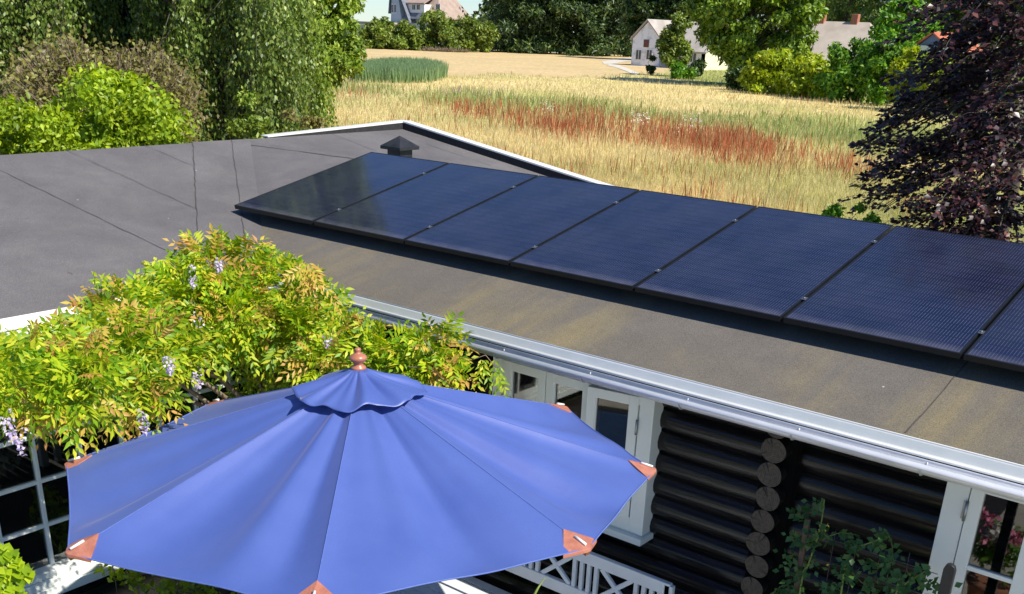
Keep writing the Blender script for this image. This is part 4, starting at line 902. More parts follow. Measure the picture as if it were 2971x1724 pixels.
# gravel track by the farmhouse
pl = [(1480, 152), (1500, 148), (1530, 144), (1560, 142), (1600, 140)]; pr = [(1486, 158), (1510, 157), (1535, 152), (1562, 149), (1600, 148)]
V = [atz(a * 1.1794, b * 1.1794, GZ + .03) for a, b in pl + pr]; mb = MB().add(V, [(i, i + 1, i + 6, i + 5) for i in range(4)])
pl = [(1500, 157), (1520, 160), (1545, 168), (1575, 182)]; pr = [(1492, 161), (1512, 165), (1538, 174), (1565, 186)]
V = [atz(a * 1.1794, b * 1.1794, GZ + .034) for a, b in pl + pr]; mb.add(V, [(i, i + 1, i + 5, i + 4) for i in range(3)])
o = mb.build('path', 'gravel'); tag(o, kind='structure')

def scatter(n, u0, u1, v0, v1):
    u = rng.uniform(u0, u1, n) * 1.1794; v = rng.uniform(v0, v1, n) * 1.1794; v = np.maximum(v, HOR(u) + 30)
    d = FWD + np.outer((u - CX) / FPX, RGT) - np.outer((v - CY) / FPX, UPV); return d * (GZ / d[:, 2])[:, None]
def tufts(P, h, wd, lean=.25, base=GZ):
    """tapering blades standing at P"""
    n = len(P); r = np.hypot(P[:, 0], P[:, 1]); a = rng.uniform(0, 2 * PI, n); s_ = np.stack([np.cos(a), np.sin(a), np.zeros(n)], 1)
    b = P.copy(); tip = P + np.stack([rng.normal(0, lean, n) * h, rng.normal(0, lean, n) * h, h], 1); w_ = (wd * (.4 + r / 40))[:, None]
    mid = b * .45 + tip * .55 - np.array([0, 0, .0])
    V = np.stack([b - s_ * w_ / 2, b + s_ * w_ / 2, mid + s_ * w_ / 2.6, tip, mid - s_ * w_ / 2.6], 1).reshape(-1, 3); i = np.arange(n)[:, None] * 5
    F = np.concatenate([i + [0, 1, 2], i + [0, 2, 4], i + [4, 2, 3]], 1).reshape(-1, 3); return V, F
# straw-coloured and green meadow grass
P = scatter(330000, -120, 2700, 165, 640); f = field(P); keep = (f['crop'] < .6) & (rng.random(len(P)) < 1 - .75 * f['red']) & ~((P[:, 0] > -14.5) & (P[:, 1] < 11.0)); P = P[keep]
f = field(P); c = colour(P, f); k = rng.random(len(P)); c = c * rng.uniform(.75, 1.3, (len(P), 1)); pale = k < .34; c[pale] = c[pale] * .3 + np.array([.78, .68, .42]) * .7; gr = (k > .84); c[gr] = c[gr] * .4 + np.array([.24, .30, .07]) * .6; c *= (.8 + .4 * f['fine'])[:, None]
h = rng.uniform(.1, .33, len(P)) * np.where(rng.random(len(P)) < .06, 1.7, 1) * (1 + .25 * (f['fine'] - .5)) * (1 + .3 * f['green']); V, F = tufts(P, h, .014, .3); o = npmesh('meadow_grass', V, F, ['blade_mat'], col=np.repeat(c, 5, 0)); tag(o, 'tall straw-coloured meadow grass', 'grass', kind='stuff')
# red sorrel
P = scatter(60000, 720, 2200, 205, 450); f = field(P); keep = rng.random(len(P)) < f['red'] ** 1.4 * .85; P1 = P[keep]
P = scatter(9000, 800, 2300, 255, 560); f = field(P); sc = vnoise(P[:, 0] * .55, P[:, 1] * .55, 77); keep = (sc > .68) & (f['crop'] < .1) & (f['green'] < .5) & ~((P[:, 0] > -14.5) & (P[:, 1] < 11.0)); P = np.concatenate([P1, P[keep][::2]])
h = rng.uniform(.3, .85, len(P)); V, F = tufts(P, h, .022, .16); c = np.array([.42, .15, .07]) * rng.uniform(.55, 1.7, (len(P), 1)); k = rng.random(len(P)) < .22; c[k] = np.array([.5, .38, .18]); o = npmesh('red_sorrel', V, F, ['blade_mat'], col=np.repeat(c, 5, 0)); tag(o, 'belt of rust-red sorrel in the meadow', 'wild plants', kind='stuff')
# green weeds belt with purple loosestrife heads
P = scatter(60000, 720, 2600, 185, 440); f = field(P); keep = rng.random(len(P)) < f['green'] ** 1.3; P = P[keep]; h = rng.uniform(.25, .65, len(P)); V, F = tufts(P, h, .024, .25); c = np.array([.24, .31, .09]) * rng.uniform(.6, 1.6, (len(P), 1)); k = rng.random(len(P)) < .3; c[k] = np.array([.45, .4, .18])
u, v = project(P); pk = (np.abs(u / 1.1794 - 1180) < 90) & (v / 1.1794 < 238) & (rng.random(len(P)) < .5); c[pk] = np.array([.42, .22, .34]); h[pk] += .2
o = npmesh('green_weeds', V, F, ['blade_mat'], col=np.repeat(c, 5, 0)); tag(o, 'belt of tall green weeds behind the red sorrel', 'wild plants', kind='stuff')
# pale flower patches
for_ = [(1345, 300, 16, 7), (1580, 335, 16, 5), (1700, 330, 26, 6), (1560, 330, 10, 4), (2390, 530, 30, 6), (1690, 350, 30, 5)]
P = np.concatenate([scatter(70, a - s_, a + s_, b - t_, b + t_) for a, b, s_, t_ in for_]); P[:, 2] += rng.uniform(.5, .95, len(P)); V, F = leaves(P, rnd(len(P)), rnd(len(P)) + V3([0, 0, 1.5]), .055, .05); o = npmesh('umbel_flowers', V, F, ['white_petal']); tag(o, 'pale cream umbel flowers among the sorrel', 'wild flowers', kind='stuff')
# reeds
P = scatter(60000, 870, 1100, 158, 206); u, v = project(P); u /= 1.1794; v /= 1.1794; e = ((u - 990) / 96) ** 2 + ((v - 186) / 17) ** 2; keep = (e + rng.normal(0, .3, len(P)) + .8 * (vnoise(u / 9, v / 3, 5) - .5) < 1) | ((u < 940) & (u > 868) & (np.abs(v - 190) < 14) & (rng.random(len(P)) < .5)); P = P[keep]; hr = 1.25; h = rng.uniform(.5, 1.0, len(P)) * hr; V, F = tufts(P, h, .026, .12)
c = np.array([.28, .39, .18]) * rng.uniform(.6, 1.5, (len(P), 1)); o = npmesh('reed_bed', V, F, ['blade_mat'], col=np.repeat(c, 5, 0)); tag(o, 'round patch of blue-green reeds at the edge of the tan field', 'reeds', kind='stuff')

# ================================================================== FAR BUILDINGS
def quadroof(mb, a, b, c, d, m, t=.25): mb.prism([a, b, c, d], (0, 0, -1), t, m)
def farwin(parent, c, ux, w_, h_, mat='window_dark', frame='wall_white', name='window', out=(0, -1, 0)):
    c = V3(c); ux = V3(ux); out = V3(out, ); mb = MB(); uz = V3([0, 0, 1.0]); mb.obox(c + out * .03, ux * w_ / 2, out * .03, uz * h_ / 2); o = mb.build(name, frame, parent)
    mb = MB(); 
    for s_ in (-1, 1): mb.obox(c + out * .065 + ux * s_ * w_ * .235, ux * w_ * .19, out * .008, uz * h_ * .4)
    mb.build('pane', mat, o); return o
fh = empty('farmhouse', (-86, 134, GZ), 'old whitewashed farmhouse with steep grey roof and brown hatch in its gable', 'farmhouse')
Yg = 134.0
def fy(x, y, Y=Yg): return aty(x, y, Y)
gl, gr = fy(1835, 130)[0], fy(1916, 130)[0]; ax_ = fy(1875, 62); ze = fy(1836, 113)[2]; ze2 = fy(1911, 113)[2]; ze = (ze + ze2) / 2; gxm = (gl + gr) / 2; zr_ = ax_[2]; Lh = 26
print('farm gable', gl, gr, ze, zr_, 'width', gr - gl)
mb = MB(); mb.prism([(gl, Yg, GZ), (gr, Yg, GZ), (gr, Yg, ze), (gxm, Yg, zr_ - .1), (gl, Yg, ze)], (0, 1, 0), Lh); mb.build('wall', 'wall_old', fh)
mb = MB(); e = .35; sl_ = (zr_ - ze) / ((gr - gl) / 2)
mb.prism([(gl - e, Yg - .3, ze - e * sl_ + .1), (gxm, Yg - .3, zr_ + .1), (gxm, Yg + Lh, zr_ + .1), (gl - e, Yg + Lh, ze - e * sl_ + .1)], (0, 0, 1), .2); mb.prism([(gxm, Yg - .3, zr_ + .1), (gr + e, Yg - .3, ze - e * sl_ + .1), (gr + e, Yg + Lh, ze - e * sl_ + .1), (gxm, Yg + Lh, zr_ + .1)], (0, 0, 1), .2); mb.build('roof', 'fiber_roof', fh)
o = MB().box((fy(1868, 125)[0], Yg - .06, fy(1868, 137)[2]), (fy(1883, 125)[0], Yg - .01, fy(1868, 115)[2])).build('hatch', 'hatch_brown', fh)
for x in (1853, 1884, 1920): p = fy(x, 159); farwin(fh, (p[0], Yg, p[2]), (1, 0, 0), .95, 1.5 if x < 1900 else 1.3)
# cross wing: ridge along X, low eaves, end wall tinted cream for its sunlight
Yw = 131.5; wx1 = fy(2045, 180, Yw)[0]; zeW = fy(2020, 153, Yw)[2]; zrW = zr_ - .1; D2 = 9.5; wx0 = fy(1945, 160, 131.5)[0]
mb = MB(); mb.box((wx0, Yw, GZ), (wx1 - .02, Yw + D2, zeW)); mb.build('wing_wall', 'wall_white', fh)
mb = MB(); mb.prism([(wx1, Yw, GZ), (wx1, Yw + D2, GZ), (wx1, Yw + D2, zeW), (wx1, Yw + D2 / 2, zrW - .15), (wx1, Yw, zeW)], (-1, 0, 0), .6); mb.prism([(wx1 + .0, Yw + D2, GZ), (wx1, Yw + 19, GZ), (wx1, Yw + 19, zeW), (wx1, Yw + D2, zeW)], (-1, 0, 0), .5); mb.build('end_wall', 'wall_sunlit_cream', fh)
mb = MB(); mb.prism([(wx0, Yw - .4, zeW - .1), (wx1 + .3, Yw - .4, zeW - .1), (wx1 + .3, Yw + D2 / 2, zrW), (wx0, Yw + D2 / 2, zrW)], (0, 0, 1), .2); mb.prism([(wx0, Yw + D2 / 2, zrW), (wx1 + .3, Yw + D2 / 2, zrW), (wx1 + .3, Yw + D2 + .4, zeW - .1), (wx0, Yw + D2 + .4, zeW - .1)], (0, 0, 1), .2); mb.build('wing_roof', 'fiber_roof', fh)
p = fy(2011, 166, Yw); farwin(fh, (p[0], Yw, p[2]), (1, 0, 0), 1.1, 1.5)
# second farmhouse: pale roof with two chimneys
f2 = empty('farmhouse', (-50, 150, GZ), 'second farmhouse right of the big tree, broad pale roof with two brick chimneys', 'farmhouse'); Yf = 138
rl, rr_ = fy(2350, 60, Yf + 6), fy(2523, 66, Yf + 6); el, er = fy(2335, 200, Yf), fy(2556, 118, Yf); zE = fy(2400, 180, Yf)[2]; zR = (rl[2] + rr_[2]) / 2
mb = MB(); mb.prism([(rl[0] - 12, Yf, zE), (er[0] + .6, Yf, zE), (rr_[0], Yf + 6, zR), (rl[0] - 12, Yf + 6, zR)], (0, 0, -1), .25); mb.prism([(rl[0] - 12, Yf + 12, zE), (rl[0] - 12, Yf + 6, zR), (rr_[0], Yf + 6, zR), (er[0] + .6, Yf + 12, zE)], (0, 0, -1), .25); mb.prism([(er[0] + .6, Yf, zE), (er[0] + .6, Yf + 12, zE), (rr_[0], Yf + 6, zR)], (0, 0, -1), .25); rf = mb.build('roof', 'fiber_roof_pale', f2)
for x in (2385, 2482): p = fy(x, 58, Yf + 6); MB().box((p[0] - .45, Yf + 5.6, zR - .4), (p[0] + .45, Yf + 6.4, zR + .95)).build('chimney', 'brick', rf, bevel=.05)
mb = MB(); mb.box((rl[0] - 11.5, Yf + .5, GZ), (er[0], Yf + 11.5, zE + .1)); mb.build('wall', 'wall_white', f2)
# blue gabled shed with red roof seen through the beech
f3 = empty('outbuilding', (-35, 110, GZ), 'blue-grey gabled building with red tiled roof seen through the copper beech', 'outbuilding'); Yb = 100
a, b, t_ = fy(2645, 147, Yb), fy(2760, 165, Yb), fy(2697, 100, Yb); zz = fy(2645, 147, Yb)[2]
mb = MB(); mb.prism([(a[0], Yb, GZ), (b[0], Yb, GZ), (b[0], Yb, zz), (t_[0] + .3, Yb, t_[2]), (a[0], Yb, zz)], (0, 1, 0), 9); mb.build('wall', 'blue_wall', f3)
mb = MB(); mb.prism([(a[0] - .4, Yb - .3, zz - .2), (t_[0] + .3, Yb - .3, t_[2] + .1), (t_[0] + .3, Yb + 9.3, t_[2] + .1), (a[0] - .4, Yb + 9.3, zz - .2)], (0, 0, 1), .15); mb.prism([(t_[0] + .3, Yb - .3, t_[2] + .1), (b[0] + .4, Yb - .3, zz - .2), (b[0] + .4, Yb + 9.3, zz - .2), (t_[0] + .3, Yb + 9.3, t_[2] + .1)], (0, 0, 1), .15); mb.build('roof', 'tile_red', f3)
mb = MB(); p = fy(2715, 152, Yb - 2); mb.box((p[0] - 1.6, Yb - 2.5, GZ), (p[0] + 1.9, Yb - .4, p[2] + .5)); mb.build('porch', 'wall_white', f3)
# big house on the skyline at the left
f4 = empty('country_house', (-175, 175, GZ), 'large hipped country house with brown roof and white dormer on the skyline', 'house'); Yh = 172
def fz(x, y, dy=0): return aty(x, y, Yh + dy)
gl, gr = fz(1128, 40)[0], fz(1164, 40)[0]; zg = fz(1140, 6)[2]; bl_ = fz(1127, 38)
# house body: ridge along X, gable-ended projection at the left facing -Y
xR = fz(1372, 40, 12.6)[0]; zeH = fz(1250, 50)[2]; zrH = fz(1250, -60)[2]
mb = MB(); mb.box((gl + .3, Yh + 2, GZ), (xR - 1, Yh + 12, zeH)); mb.build('wall', 'wall_white', f4)
mb = MB(); mb.prism([(gl + 4, Yh + 1.4, zeH - .3), (xR, Yh + 1.4, zeH - .3), (xR - 4.6, Yh + 7, zrH), (gl + 4, Yh + 7, zrH)], (0, 0, 1), .3); mb.prism([(xR, Yh + 1.4, zeH - .3), (xR, Yh + 12.6, zeH - .3), (xR - 4.6, Yh + 7, zrH)], (0, 0, 1), .3); mb.prism([(gl + 4, Yh + 12.6, zeH - .3), (gl + 4, Yh + 7, zrH), (xR - 4.6, Yh + 7, zrH), (xR, Yh + 12.6, zeH - .3)], (0, 0, 1), .3); mb.build('roof', 'tile_roof', f4)
g0 = (gl + gr) / 2; zG = fz(1145, -22)[2]; zb_ = fz(1145, 58)[2]
mb = MB(); mb.prism([(gl + .4, Yh, GZ), (gr + .3, Yh, GZ), (gr + .1, Yh, zb_), (g0 + .9, Yh, zG - .3), (g0 - .9, Yh, zG - .3), (gl + .6, Yh, zb_)], (0, 1, 0), 6); mb.build('gable_wall', 'blue_wall_pale', f4)
mb = MB(); mb.prism([(gr + 2.6, Yh - .2, zb_ - .5), (gr + 2.6, Yh + 7, zb_ - .5), (g0 + 1.4, Yh + 7, zG + 1), (g0 + 1.1, Yh - .2, zG + .2)], (0, 0, 1), .25); mb.prism([(gl + .1, Yh - .3, zb_ + 1.2), (g0 - 1.1, Yh - .3, zG + .2), (g0 - 1.1, Yh + 7, zG + .6), (gl + .1, Yh + 7, zb_ + 1.2)], (0, 0, 1), .3)
mb.prism([(g0 - 1.1, Yh - .4, zG + .1), (g0 + 1.1, Yh - .4, zG + .1), (g0 + 1.4, Yh + 7, zG + 2.4), (g0 - 1.4, Yh + 7, zG + 2.4)], (0, 0, 1), .3); mb.build('gable_roof', 'slate', f4)
for x in (1139, 1147): p = fz(x, 25); farwin(f4, (p[0], Yh, p[2]), (1, 0, 0), .6, 1.9, frame='wall_white')
dl_, dr_ = fz(1183, 20, 1)[0], fz(1231, 20, 1)[0]; d0, d1 = fz(1200, 37, 1)[2], fz(1200, 12, 1)[2]
mb = MB(); mb.box((dl_, Yh + 1.0, d0), (dr_, Yh + 7, d1)); dm = mb.build('dormer', 'wall_white', f4)
mb = MB(); mb.prism([(dl_ - .4, Yh + .6, d1), (dr_ + .3, Yh + .6, d1), (dr_ + .3, Yh + 8, d1 + 3.4), (dl_ - .4, Yh + 8, d1 + 3.4)], (0, 0, 1), .25); mb.build('dormer_roof', 'tile_roof', dm)
mb = MB(); mb.prism([(dl_ - 1.3, Yh + .4, zeH - .5), (dr_ + .2, Yh + .4, zeH - .5), (dr_ + .2, Yh + 1.1, d0), (dl_ - .3, Yh + 1.1, d0)], (0, 0, 1), .12); mb.build('lower_roof', 'slate', f4)
for x in (1201, 1214): p = fz(x, 21, 1); farwin(dm, (p[0], Yh + 1, p[2]), (1, 0, 0), 1.0, 1.2)
p = fz(1275, 22, 3); farwin(f4, (p[0], Yh + 2.6, p[2]), (1, 0, 0), 1.2, 1.4)
f5 = empty('flat_roofed_shed', (-190, 165, GZ), 'low pale shed with flat roof between the trees left of the skyline house', 'shed'); a, b = fz(1045, 65, -6), fz(1110, 58, -6)
mb = MB(); mb.box((a[0], Yh - 6, GZ), (b[0], Yh - 1, a[2] - .4)); mb.build('wall', 'wall_white', f5); mb = MB(); mb.box((a[0] - .5, Yh - 6.8, a[2] - .35), (b[0] + 1, Yh - .5, a[2] + .2)); mb.build('roof', 'fiber_roof_pale', f5)

# ================================================================== TREES AND SHRUBS
def gpt(Dx, r): p = hd(Dx, 60, r); return V3([p[0], p[1], GZ])
def mpp(r): return r / 2526.0 / .97
def hull(Dx0, Dx1, Dy0, Dy1, r, n, cr, depth=1.0, **k):
    """clumps of an ellipsoid crown that spans the given view box at distance r"""
    c = hd((Dx0 + Dx1) / 2, (Dy0 + Dy1) / 2, r); rx = (Dx1 - Dx0) / 2 * mpp(r); rz = (Dy1 - Dy0) / 2 * mpp(r)
    return ell_clumps(c, (rx * .92, rx * .92 * depth, rz * .92), n, cr * rx, zmin=GZ + .1, **k)
def shrub(name, label, cat, box, r, nleaf, size, mat, ncl=30, cr=.3, group=None, depth=.9, **k):
    cl = hull(*box, r, ncl, cr, depth); return tree(name, label, cat, gpt((box[0] + box[1]) / 2, r), cl, nleaf, size, mat, max(.04, .02 * (box[3] - box[2]) * mpp(r)), group=group, **k)
# -- weeping birches behind the wing
def birch(label, Dx, r, Rm, ztop, zlow, nst, lmat, size, group='birches behind the roof', perm=17):
    b = gpt(Dx, r); nst = int(nst * 1.35); t = empty('birch_tree', b, label, 'tree', group); c = V3([b[0], b[1], 0]); P = []; D = []
    mb = MB(); mb.tube([b, b + V3([.1, .1, 3]), b + V3([-.1, .2, 7]), b + V3([0, 0, ztop - GZ])], [.2, .17, .11, .02], 9); rs = MB()
    cen = [(rng.uniform(0, 2 * PI), rng.random() ** .5, rng.uniform(.1, 1)) for _ in range(75)]
    for k_ in range(nst):
        ca, cq, cz = cen[rng.integers(0, 75)]; a = ca + rng.normal(0, .09); q_ = min(1.05, abs(cq + rng.normal(0, .05))); lob = .8 + .35 * math.sin(3 * a + Dx) * math.sin(5 * a); rad_ = Rm * q_ * lob; zt_ = zlow + (ztop - zlow) * (1 - .75 * q_ ** 1.5) * min(1, max(.1, cz + rng.normal(0, .16)))
        x, y = c[0] + rad_ * math.cos(a), c[1] + rad_ * math.sin(a); L_ = rng.uniform(.5, 1.7); zt_ = max(zt_, zlow + .4)
        nlf = int(L_ * perm * 1.3 * (1 if zt_ < 2.5 else .6)); s_ = rng.random(nlf); sway = rng.normal(0, .25, 2)
        P.append(np.stack([x + sway[0] * s_ + rng.normal(0, .07, nlf) + .25 * math.cos(a) * s_ * (1 - s_), y + sway[1] * s_ + rng.normal(0, .035, nlf), zt_ - L_ * s_], 1)); D.append(np.stack([rng.normal(0, .5, nlf), rng.normal(0, .5, nlf), -np.ones(nlf)], 1))
        if k_ % 9 == 0: rs.tube([(c[0], c[1], min(zt_ - .3, ztop - 1)), ((c[0] + x) / 2, (c[1] + y) / 2, zt_ + .3), (x, y, zt_), (x + sway[0], y + sway[1], zt_ - L_ * .8)], [.035, .02, .008, .003], 5, cap=False)
    P = np.concatenate(P); D = np.concatenate(D); far = P[:, 2] > 2.6; sz = np.where(far, size * 2.2, size) * rng.uniform(.7, 1.3, len(P))
    V, F = leaves(P, D, rnd(len(P)) + V3([.3, -.2, .2]), sz, sz * .62, .1); npmesh('crown', V, F, [lmat], t); mb.build('trunk', 'birch_bark' if r > 30 else 'bark', t); rs.build('branch', 'bark', t)
birch('tall weeping birch with glossy hanging strands behind the roof ridge', 565, 24, 2.3, 14, -3.7, 3300, 'birch_leaf', .085)
birch('dark shaded weeping birch behind the brownish shrub at the far left', 300, 28, 2.9, 14, -3.9, 2900, 'birch_leaf', .095)
birch('weeping birch cut off by the left border', 60, 26, 2.6, 13, -3.9, 2600, 'birch_leaf', .09)
birch('lighter green birch at the right edge of the group beside the field', 648, 31, 1.5, 11, -3.4, 2400, 'birch_light', .1)
b = hull(720, 885, -60, 190, 34, 60, .28); b = [c for c in b if c[2] < 4] + hull(735, 885, -260, 20, 34, 20, .3) + hull(740, 882, 100, 200, 34, 36, .25)
tree('leafy_tree', 'pale green broad-leaved tree touching the tan field, right of the birches', 'tree', gpt(738, 34), b, 21000, .16, 'birch_light', .16)
# dense dark wood backing the birches
for (x0, x1, r, lb) in ((-160, 260, 36, 'dark dense tree filling the gap behind the left birches'), (220, 560, 38, 'dark dense tree filling the gap behind the tall birch')):
    tree('dense_tree', lb, 'tree', gpt((x0 + x1) / 2, r), hull(x0, x1, -300, 330, r, 90, .3), 15000, .26, 'pine_leaf', .3, group='dark trees behind the birches')
# -- shrubs just behind the wing ridge
shrub('lime_shrub', 'bright lime-green shrub just behind the roof ridge, left of centre', 'shrub', (105, 470, 215, 470), 15.5, 15000, .085, 'lime_leaf', 46, .3, 'lime shrubs behind the ridge')
cl = hull(230, 330, 180, 300, 15.5, 14, .35); V, F = clump_crown(cl, 1800, .085); npmesh('upper_shoots', V, F, ['lime_leaf'], bpy.data.objects['lime_shrub'])
shrub('lime_shrub', 'bright lime-green shrub behind the ridge, cut off by the left border', 'shrub', (-130, 105, 238, 470), 15.5, 9000, .085, 'lime_leaf', 36, .32, 'lime shrubs behind the ridge')
# half-bare brownish shrub: arching twigs with sparse leaves
bs = empty('dry_shrub', gpt(270, 18.5), 'half-bare brownish shrub with arching twigs behind the lime shrub', 'shrub'); mb = MB(); P = []; b = gpt(270, 18.5)
for k_ in range(330):
    u = rng.uniform(15, 495); top = np.interp(u, [15, 60, 150, 200, 260, 330, 380, 440, 495], [180, 120, 78, 92, 130, 112, 100, 160, 200]); v = top + abs(rng.normal(0, 1)) * 45; rr2 = 18.5 + rng.normal(0, .5)
    e_ = hd(u, v, rr2); s_ = b + V3([rng.normal(0, .35), rng.normal(0, .35), 0.0]); m_ = s_ * .45 + e_ * .55; m_[2] += .35 + .3 * rng.random(); out = (e_ - m_); e2_ = e_ + V3([out[0] * .2, out[1] * .2, -.12])
    mb.tube([s_, (s_ + m_) / 2 + V3([0, 0, .3]), m_, e_, e2_], [.022, .014, .009, .005, .002], 4, cap=False)
    n_ = rng.integers(10, 26); t = rng.random(n_)[:, None]; P.append(m_ * (1 - t) + e_ * t + rng.normal(0, .09, (n_, 3)))
mb.build('twigs', 'stem_brown', bs); P = np.concatenate(P); P = np.concatenate([P, P + rng.normal(0, .12, P.shape)]); V, F = leaves(P, rnd(len(P)), rnd(len(P)) + V3([.4, -.3, .6]), .085, .055); npmesh('leaves', V, F, ['brown_leaf'], bs)
shrub('sapling', 'sparse yellow-green sapling rising by the white roof edge', 'shrub', (560, 700, 245, 480), 19, 2300, .08, 'birch_light', 24, .3, group='saplings along the roof edge')
shrub('sapling', 'loose sapling with one tall shoot over the straw grass, right of the birches', 'shrub', (690, 800, 262, 480), 19, 2300, .08, 'brown_leaf', 22, .3, group='saplings along the roof edge')
for (x, y, lb) in ((2052, 505, 'low leafy weed top peeping over the solar panels, the left one'), (2128, 510, 'low leafy weed top peeping over the solar panels, the right one')):
    shrub('weed', lb, 'plant', (x - 34, x + 34, y - 8, y + 130), 14.5, 600, .07, 'fresh_leaf', 14, .35, group='weeds behind the panels')
# -- hedge trees by the skyline house
HB = [(893, 955, 48, 116, 'small hedge bush at the left end below the flat-roofed shed'), (948, 1050, 56, 116, 'dark rounded hedge bush below the slate gable'), (1030, 1125, 22, 116, 'pointed hedge tree in front of the brown roof'), (1100, 1195, 38, 116, 'bushy hedge tree with bare lower stems'), (1160, 1215, 52, 116, 'narrow hedge bush beside the dark pines'), (930, 962, 38, 110, 'slim upright bush left of the slate gable')]
for x0, x1, y0, y1, lb in HB:
    r_ = 205 + rng.uniform(-4, 4); cl = hull(x0 - 8, x1 + 8, y0 + (y1 - y0) * .12, y1 + 14, r_, 40, .24, .6); xm = (x0 + x1) / 2
    for q_ in range(16): tq = rng.random(); cl.append((*hd(xm + rng.normal(0, .34) * (x1 - x0) * (1 - tq), y0 + (y1 - y0) * .6 * (1 - tq) , r_ + rng.normal(0, 1)), (x1 - x0) * .5 * mpp(r_) * .24 * (1.3 - tq)))
    tree('hedge_tree', lb, 'tree', gpt(xm, r_), cl, 5200, .62, 'hedge_leaf', .16, group='hedge trees below the skyline house', spread=.7)
# dead branches heap under the hedge
mb = MB(); 
for k_ in range(160): p = hd(rng.uniform(1040, 1150), 113, 198); p[2] = GZ + .1; d_ = rnd(1)[0] * V3([2, 1, .8]); d_[2] = abs(d_[2]); mb.tube([p, p + d_], [.07, .03], 4, cap=False)
o = mb.build('brush_pile', 'stem_brown', None, loc=tuple(gpt(1090, 198))); tag(o, 'pile of pale dead branches under the hedge', 'brushwood')
# -- pines
PX = [(1215, 1330, 'first dark pine from the skyline house, sky showing past its side'), (1290, 1400, 'second dark pine from the skyline house'), (1365, 1470, 'third dark pine from the skyline house'), (1440, 1560, 'pine nearest the left side of the farmhouse')]
for k_, (x0, x1, lb) in enumerate(PX):
    cl = []; 
    for q_ in range(72): y = rng.uniform(-90, 128); hw = (x1 - x0) / 2 * (1 - max(0, (-y - 20)) / 120); c = hd((x0 + x1) / 2 + rng.uniform(-1, 1) * hw, y, 215 + rng.normal(0, 3)); cl.append((*c, rng.uniform(1.3, 3.0)))
    tree('pine_tree', lb, 'tree', gpt((x0 + x1) / 2, 215), cl, 12500, .85, 'pine_leaf', .5, group='dark pines at the far edge of the field', flat=.55, aspect=.35)
for k_, (x0, x1, lb) in enumerate(((1545, 1650, 'dark tree rising behind the farmhouse gable'), (1630, 1760, 'dark tree behind the farmhouse roof, left of the big tree'), (1730, 1850, 'dark tree mostly hidden by the big tree'))):
    tree('dark_tree', lb, 'tree', gpt((x0 + x1) / 2, 190), hull(x0, x1, -110, 95, 190, 50, .3), 8000, .8, 'pine_leaf' if k_ < 2 else 'hedge_leaf', .5, group='dark trees behind the farmhouse', flat=.6)
cl = []
for xa, xb, n_ in ((1195, 1790, 260), (1990, 2600, 220)):
    for q_ in range(n_): x = rng.uniform(xa, xb); y = rng.uniform(-70, 108) if xa < 1500 else rng.uniform(-50, 100); cl.append((*hd(x, y, 246 + rng.normal(0, 4)), rng.uniform(2, 4)))
V, F = clump_crown(cl, 26000, 1.2, flat=.7); o = npmesh('distant_wood', V, F, ['pine_leaf']); tag(o, 'dark far-off wood behind the pines and farmhouses', 'wood', kind='stuff')
# -- farmhouse surroundings
shrub('small_tree', 'small round tree in front of the farmhouse wall', 'tree', (1625, 1702, 42, 160), 122, 7500, .38, 'hedge_leaf', 40, .32)
cl = hull(1655, 1695, 40, 90, 122, 10, .4)
shrub('conifer', 'tiny dark conifer by the farmhouse gable', 'shrub', (1593, 1612, 140, 178), 124, 900, .3, 'pine_leaf', 10, .4)
shrub('low_bush', 'low dark bush at the corner of the white farmhouse wall', 'shrub', (1690, 1742, 150, 188), 118, 2200, .35, 'pine_leaf', 16, .35, group='low bushes by the farmhouse')
shrub('low_bush', 'low yellow-green bush under the small round tree', 'shrub', (1648, 1708, 166, 190), 116, 1500, .35, 'fresh_leaf', 12, .35, group='low bushes by the farmhouse')
cl = hull(1722, 2022, -170, 156, 104, 150, .17, .9, shell=.8)
tree('broad_tree', 'big round yellow-green tree with dark trunk in front of the farmhouse', 'tree', gpt(1850, 104), cl, 42000, .42, 'chestnut_leaf', .42, nl=26, flat=.7, outward=1.0, spread=.35)
BB = [(1835, 1960, 135, 232, 92, 'yellow_leaf', 'yellowish bush in the row, nearest the big trunk'), (1930, 2070, 140, 236, 90, 'yellow_leaf', 'yellow-green bush in the row below the pale roof'), (2030, 2165, 100, 238, 86, 'fresh_leaf', 'tall fresh green bush below the end of the pale roof'), (2120, 2250, 90, 240, 84, 'fresh_leaf', 'bright green bush right of the pale roof'), (2190, 2300, 130, 243, 78, 'yellow_leaf', 'yellow bush seen left of the copper beech'), (2270, 2420, 150, 246, 76, 'yellow_leaf', 'lime-yellow bush showing through the copper beech'), (2400, 2560, 120, 250, 74, 'fresh_leaf', 'green bush showing through the beech at the right border'), (1790, 1860, 170, 222, 96, 'pine_leaf', 'low dark bush at the foot of the big tree')]
for x0, x1, y0, y1, r, m_, lb in BB: shrub('hedge_bush', lb, 'shrub', (x0, x1, y0, y1 + 12), r, 8500, .34, m_, 50, .26, group='bushes along the far side of the meadow', spread=.5)
TB = [(2020, 2140, -120, 75, 175, 'willow_leaf', 'grey-green willow behind the chimneys'), (2120, 2240, -100, 90, 170, 'willow_leaf', 'second grey-green willow, right of the chimneys'), (2165, 2300, 10, 150, 120, 'fresh_leaf', 'fresh green tree right of the pale roof end'), (2280, 2420, -60, 130, 130, 'hedge_leaf', 'mid green tree behind the copper beech'), (2390, 2560, -60, 150, 125, 'chestnut_leaf', 'yellow-green tree behind the copper beech by the border')]
for x0, x1, y0, y1, r, m_, lb in TB: tree('background_tree', lb, 'tree', gpt((x0 + x1) / 2, r), hull(x0, x1, y0, y1, r, 60, .28), 9500, .5, m_, .3, group='trees behind the farm')
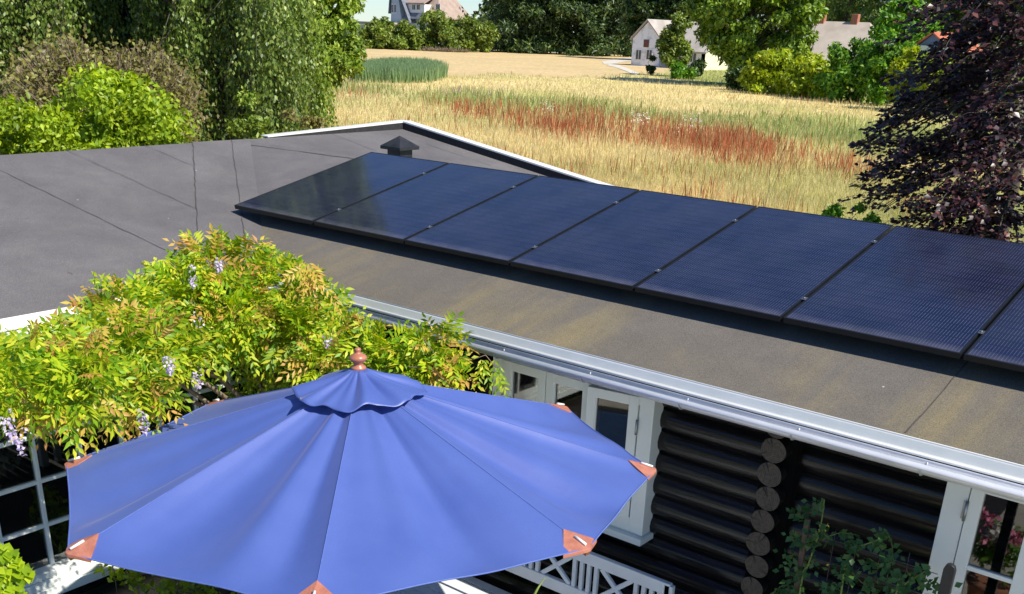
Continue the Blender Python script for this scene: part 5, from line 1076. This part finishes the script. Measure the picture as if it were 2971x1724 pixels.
# -- copper beech
be = empty('copper_beech', gpt(2530, 15.5), 'copper beech with dark purple leaves on layered branches at the right', 'tree'); b = gpt(2575, 15.5); mb = MB(); top = b + V3([.2, .3, 9])
mb.tube([b, b + V3([.02, 0, 2]), b + V3([.06, .1, 5]), top], [.10, .09, .07, .02], 12); P = []; D = []; N = []
tv = unit(V3([-b[0], -b[1], 0]))                       # horizontally towards the house
lft = V3([-RGT[0], -RGT[1], 0]); lft = unit(lft)
def bez(a, m_, c, t): return a * (1 - t) ** 2 + m_ * 2 * t * (1 - t) + c * t * t
for k_ in range(145):
    z = rng.uniform(-3.0, 4.3) if k_ % 5 else rng.uniform(-2.6, 1.0); a = rng.uniform(-1.9, 1.9) if k_ % 3 else rng.uniform(-1.0, 1.0); hdv = lft * math.cos(a) + np.cross(lft, (0, 0, 1)) * math.sin(a)
    reach = np.interp(z, [-3.0, -2.8, -2.3, -1.8, -1.2, -.5, .65, 1.2, 4.3], [.6, .8, 1.35, 1.85, 2.0, 1.7, 1.7, 1.75, 1.6]) * rng.uniform(.8, 1.04)
    s_ = V3([b[0], b[1], z + .6]); e_ = V3([b[0], b[1], z]) + hdv * reach + V3([0, 0, -.15 * reach + rng.normal(0, .1)]); m_ = (s_ + e_) / 2 + V3([0, 0, .35])
    mb.tube([bez(s_, m_, e_, t) for t in np.linspace(0, 1, 7)], list(np.linspace(.03, .004, 7)), 5, cap=False)
    for j in range(15):
        t = rng.uniform(.15, 1.0); q0 = bez(s_, m_, e_, t); sd_ = np.cross(hdv, (0, 0, 1)) * rng.choice([-1, 1]); tw = unit(hdv * .8 + sd_ * rng.uniform(.3, .9) + V3([0, 0, rng.normal(-.12, .14)])) * rng.uniform(.3, .62) * (1.15 - .3 * t)
        if j % 2: mb.tube([q0, q0 + tw * .6 + V3([0, 0, .02]), q0 + tw - V3([0, 0, .05])], [.005, .003, .001], 4, cap=False)
        nn = 13; u = np.linspace(.1, 1, nn)[:, None]; pp = q0 + tw * u - V3([0, 0, .05]) * u ** 2; al = np.where(np.arange(nn) % 2, 1, -1)[:, None]; sv = np.cross(unit(tw), V3([0, 0, 1.0]))
        P.append(pp + rng.normal(0, .012, (nn, 3))); D.append(unit(tw) * .7 + sv * al * .8 + rng.normal(0, .25, (nn, 3)) - V3([0, 0, .25])); N.append(V3([.15, -.35, .9]) + rng.normal(0, .48, (nn, 3)))
P = np.concatenate(P); D = np.concatenate(D); N = np.concatenate(N); sz = rng.uniform(.065, .105, len(P)); V, F = leaves(P, D, N, sz, sz * .66, .08); npmesh('crown', V, F, ['beech_leaf'], be); mb.build('trunk', 'bark', be)
print('objects', len(bpy.data.objects), 'verts', sum(len(m.vertices) for m in bpy.data.meshes))
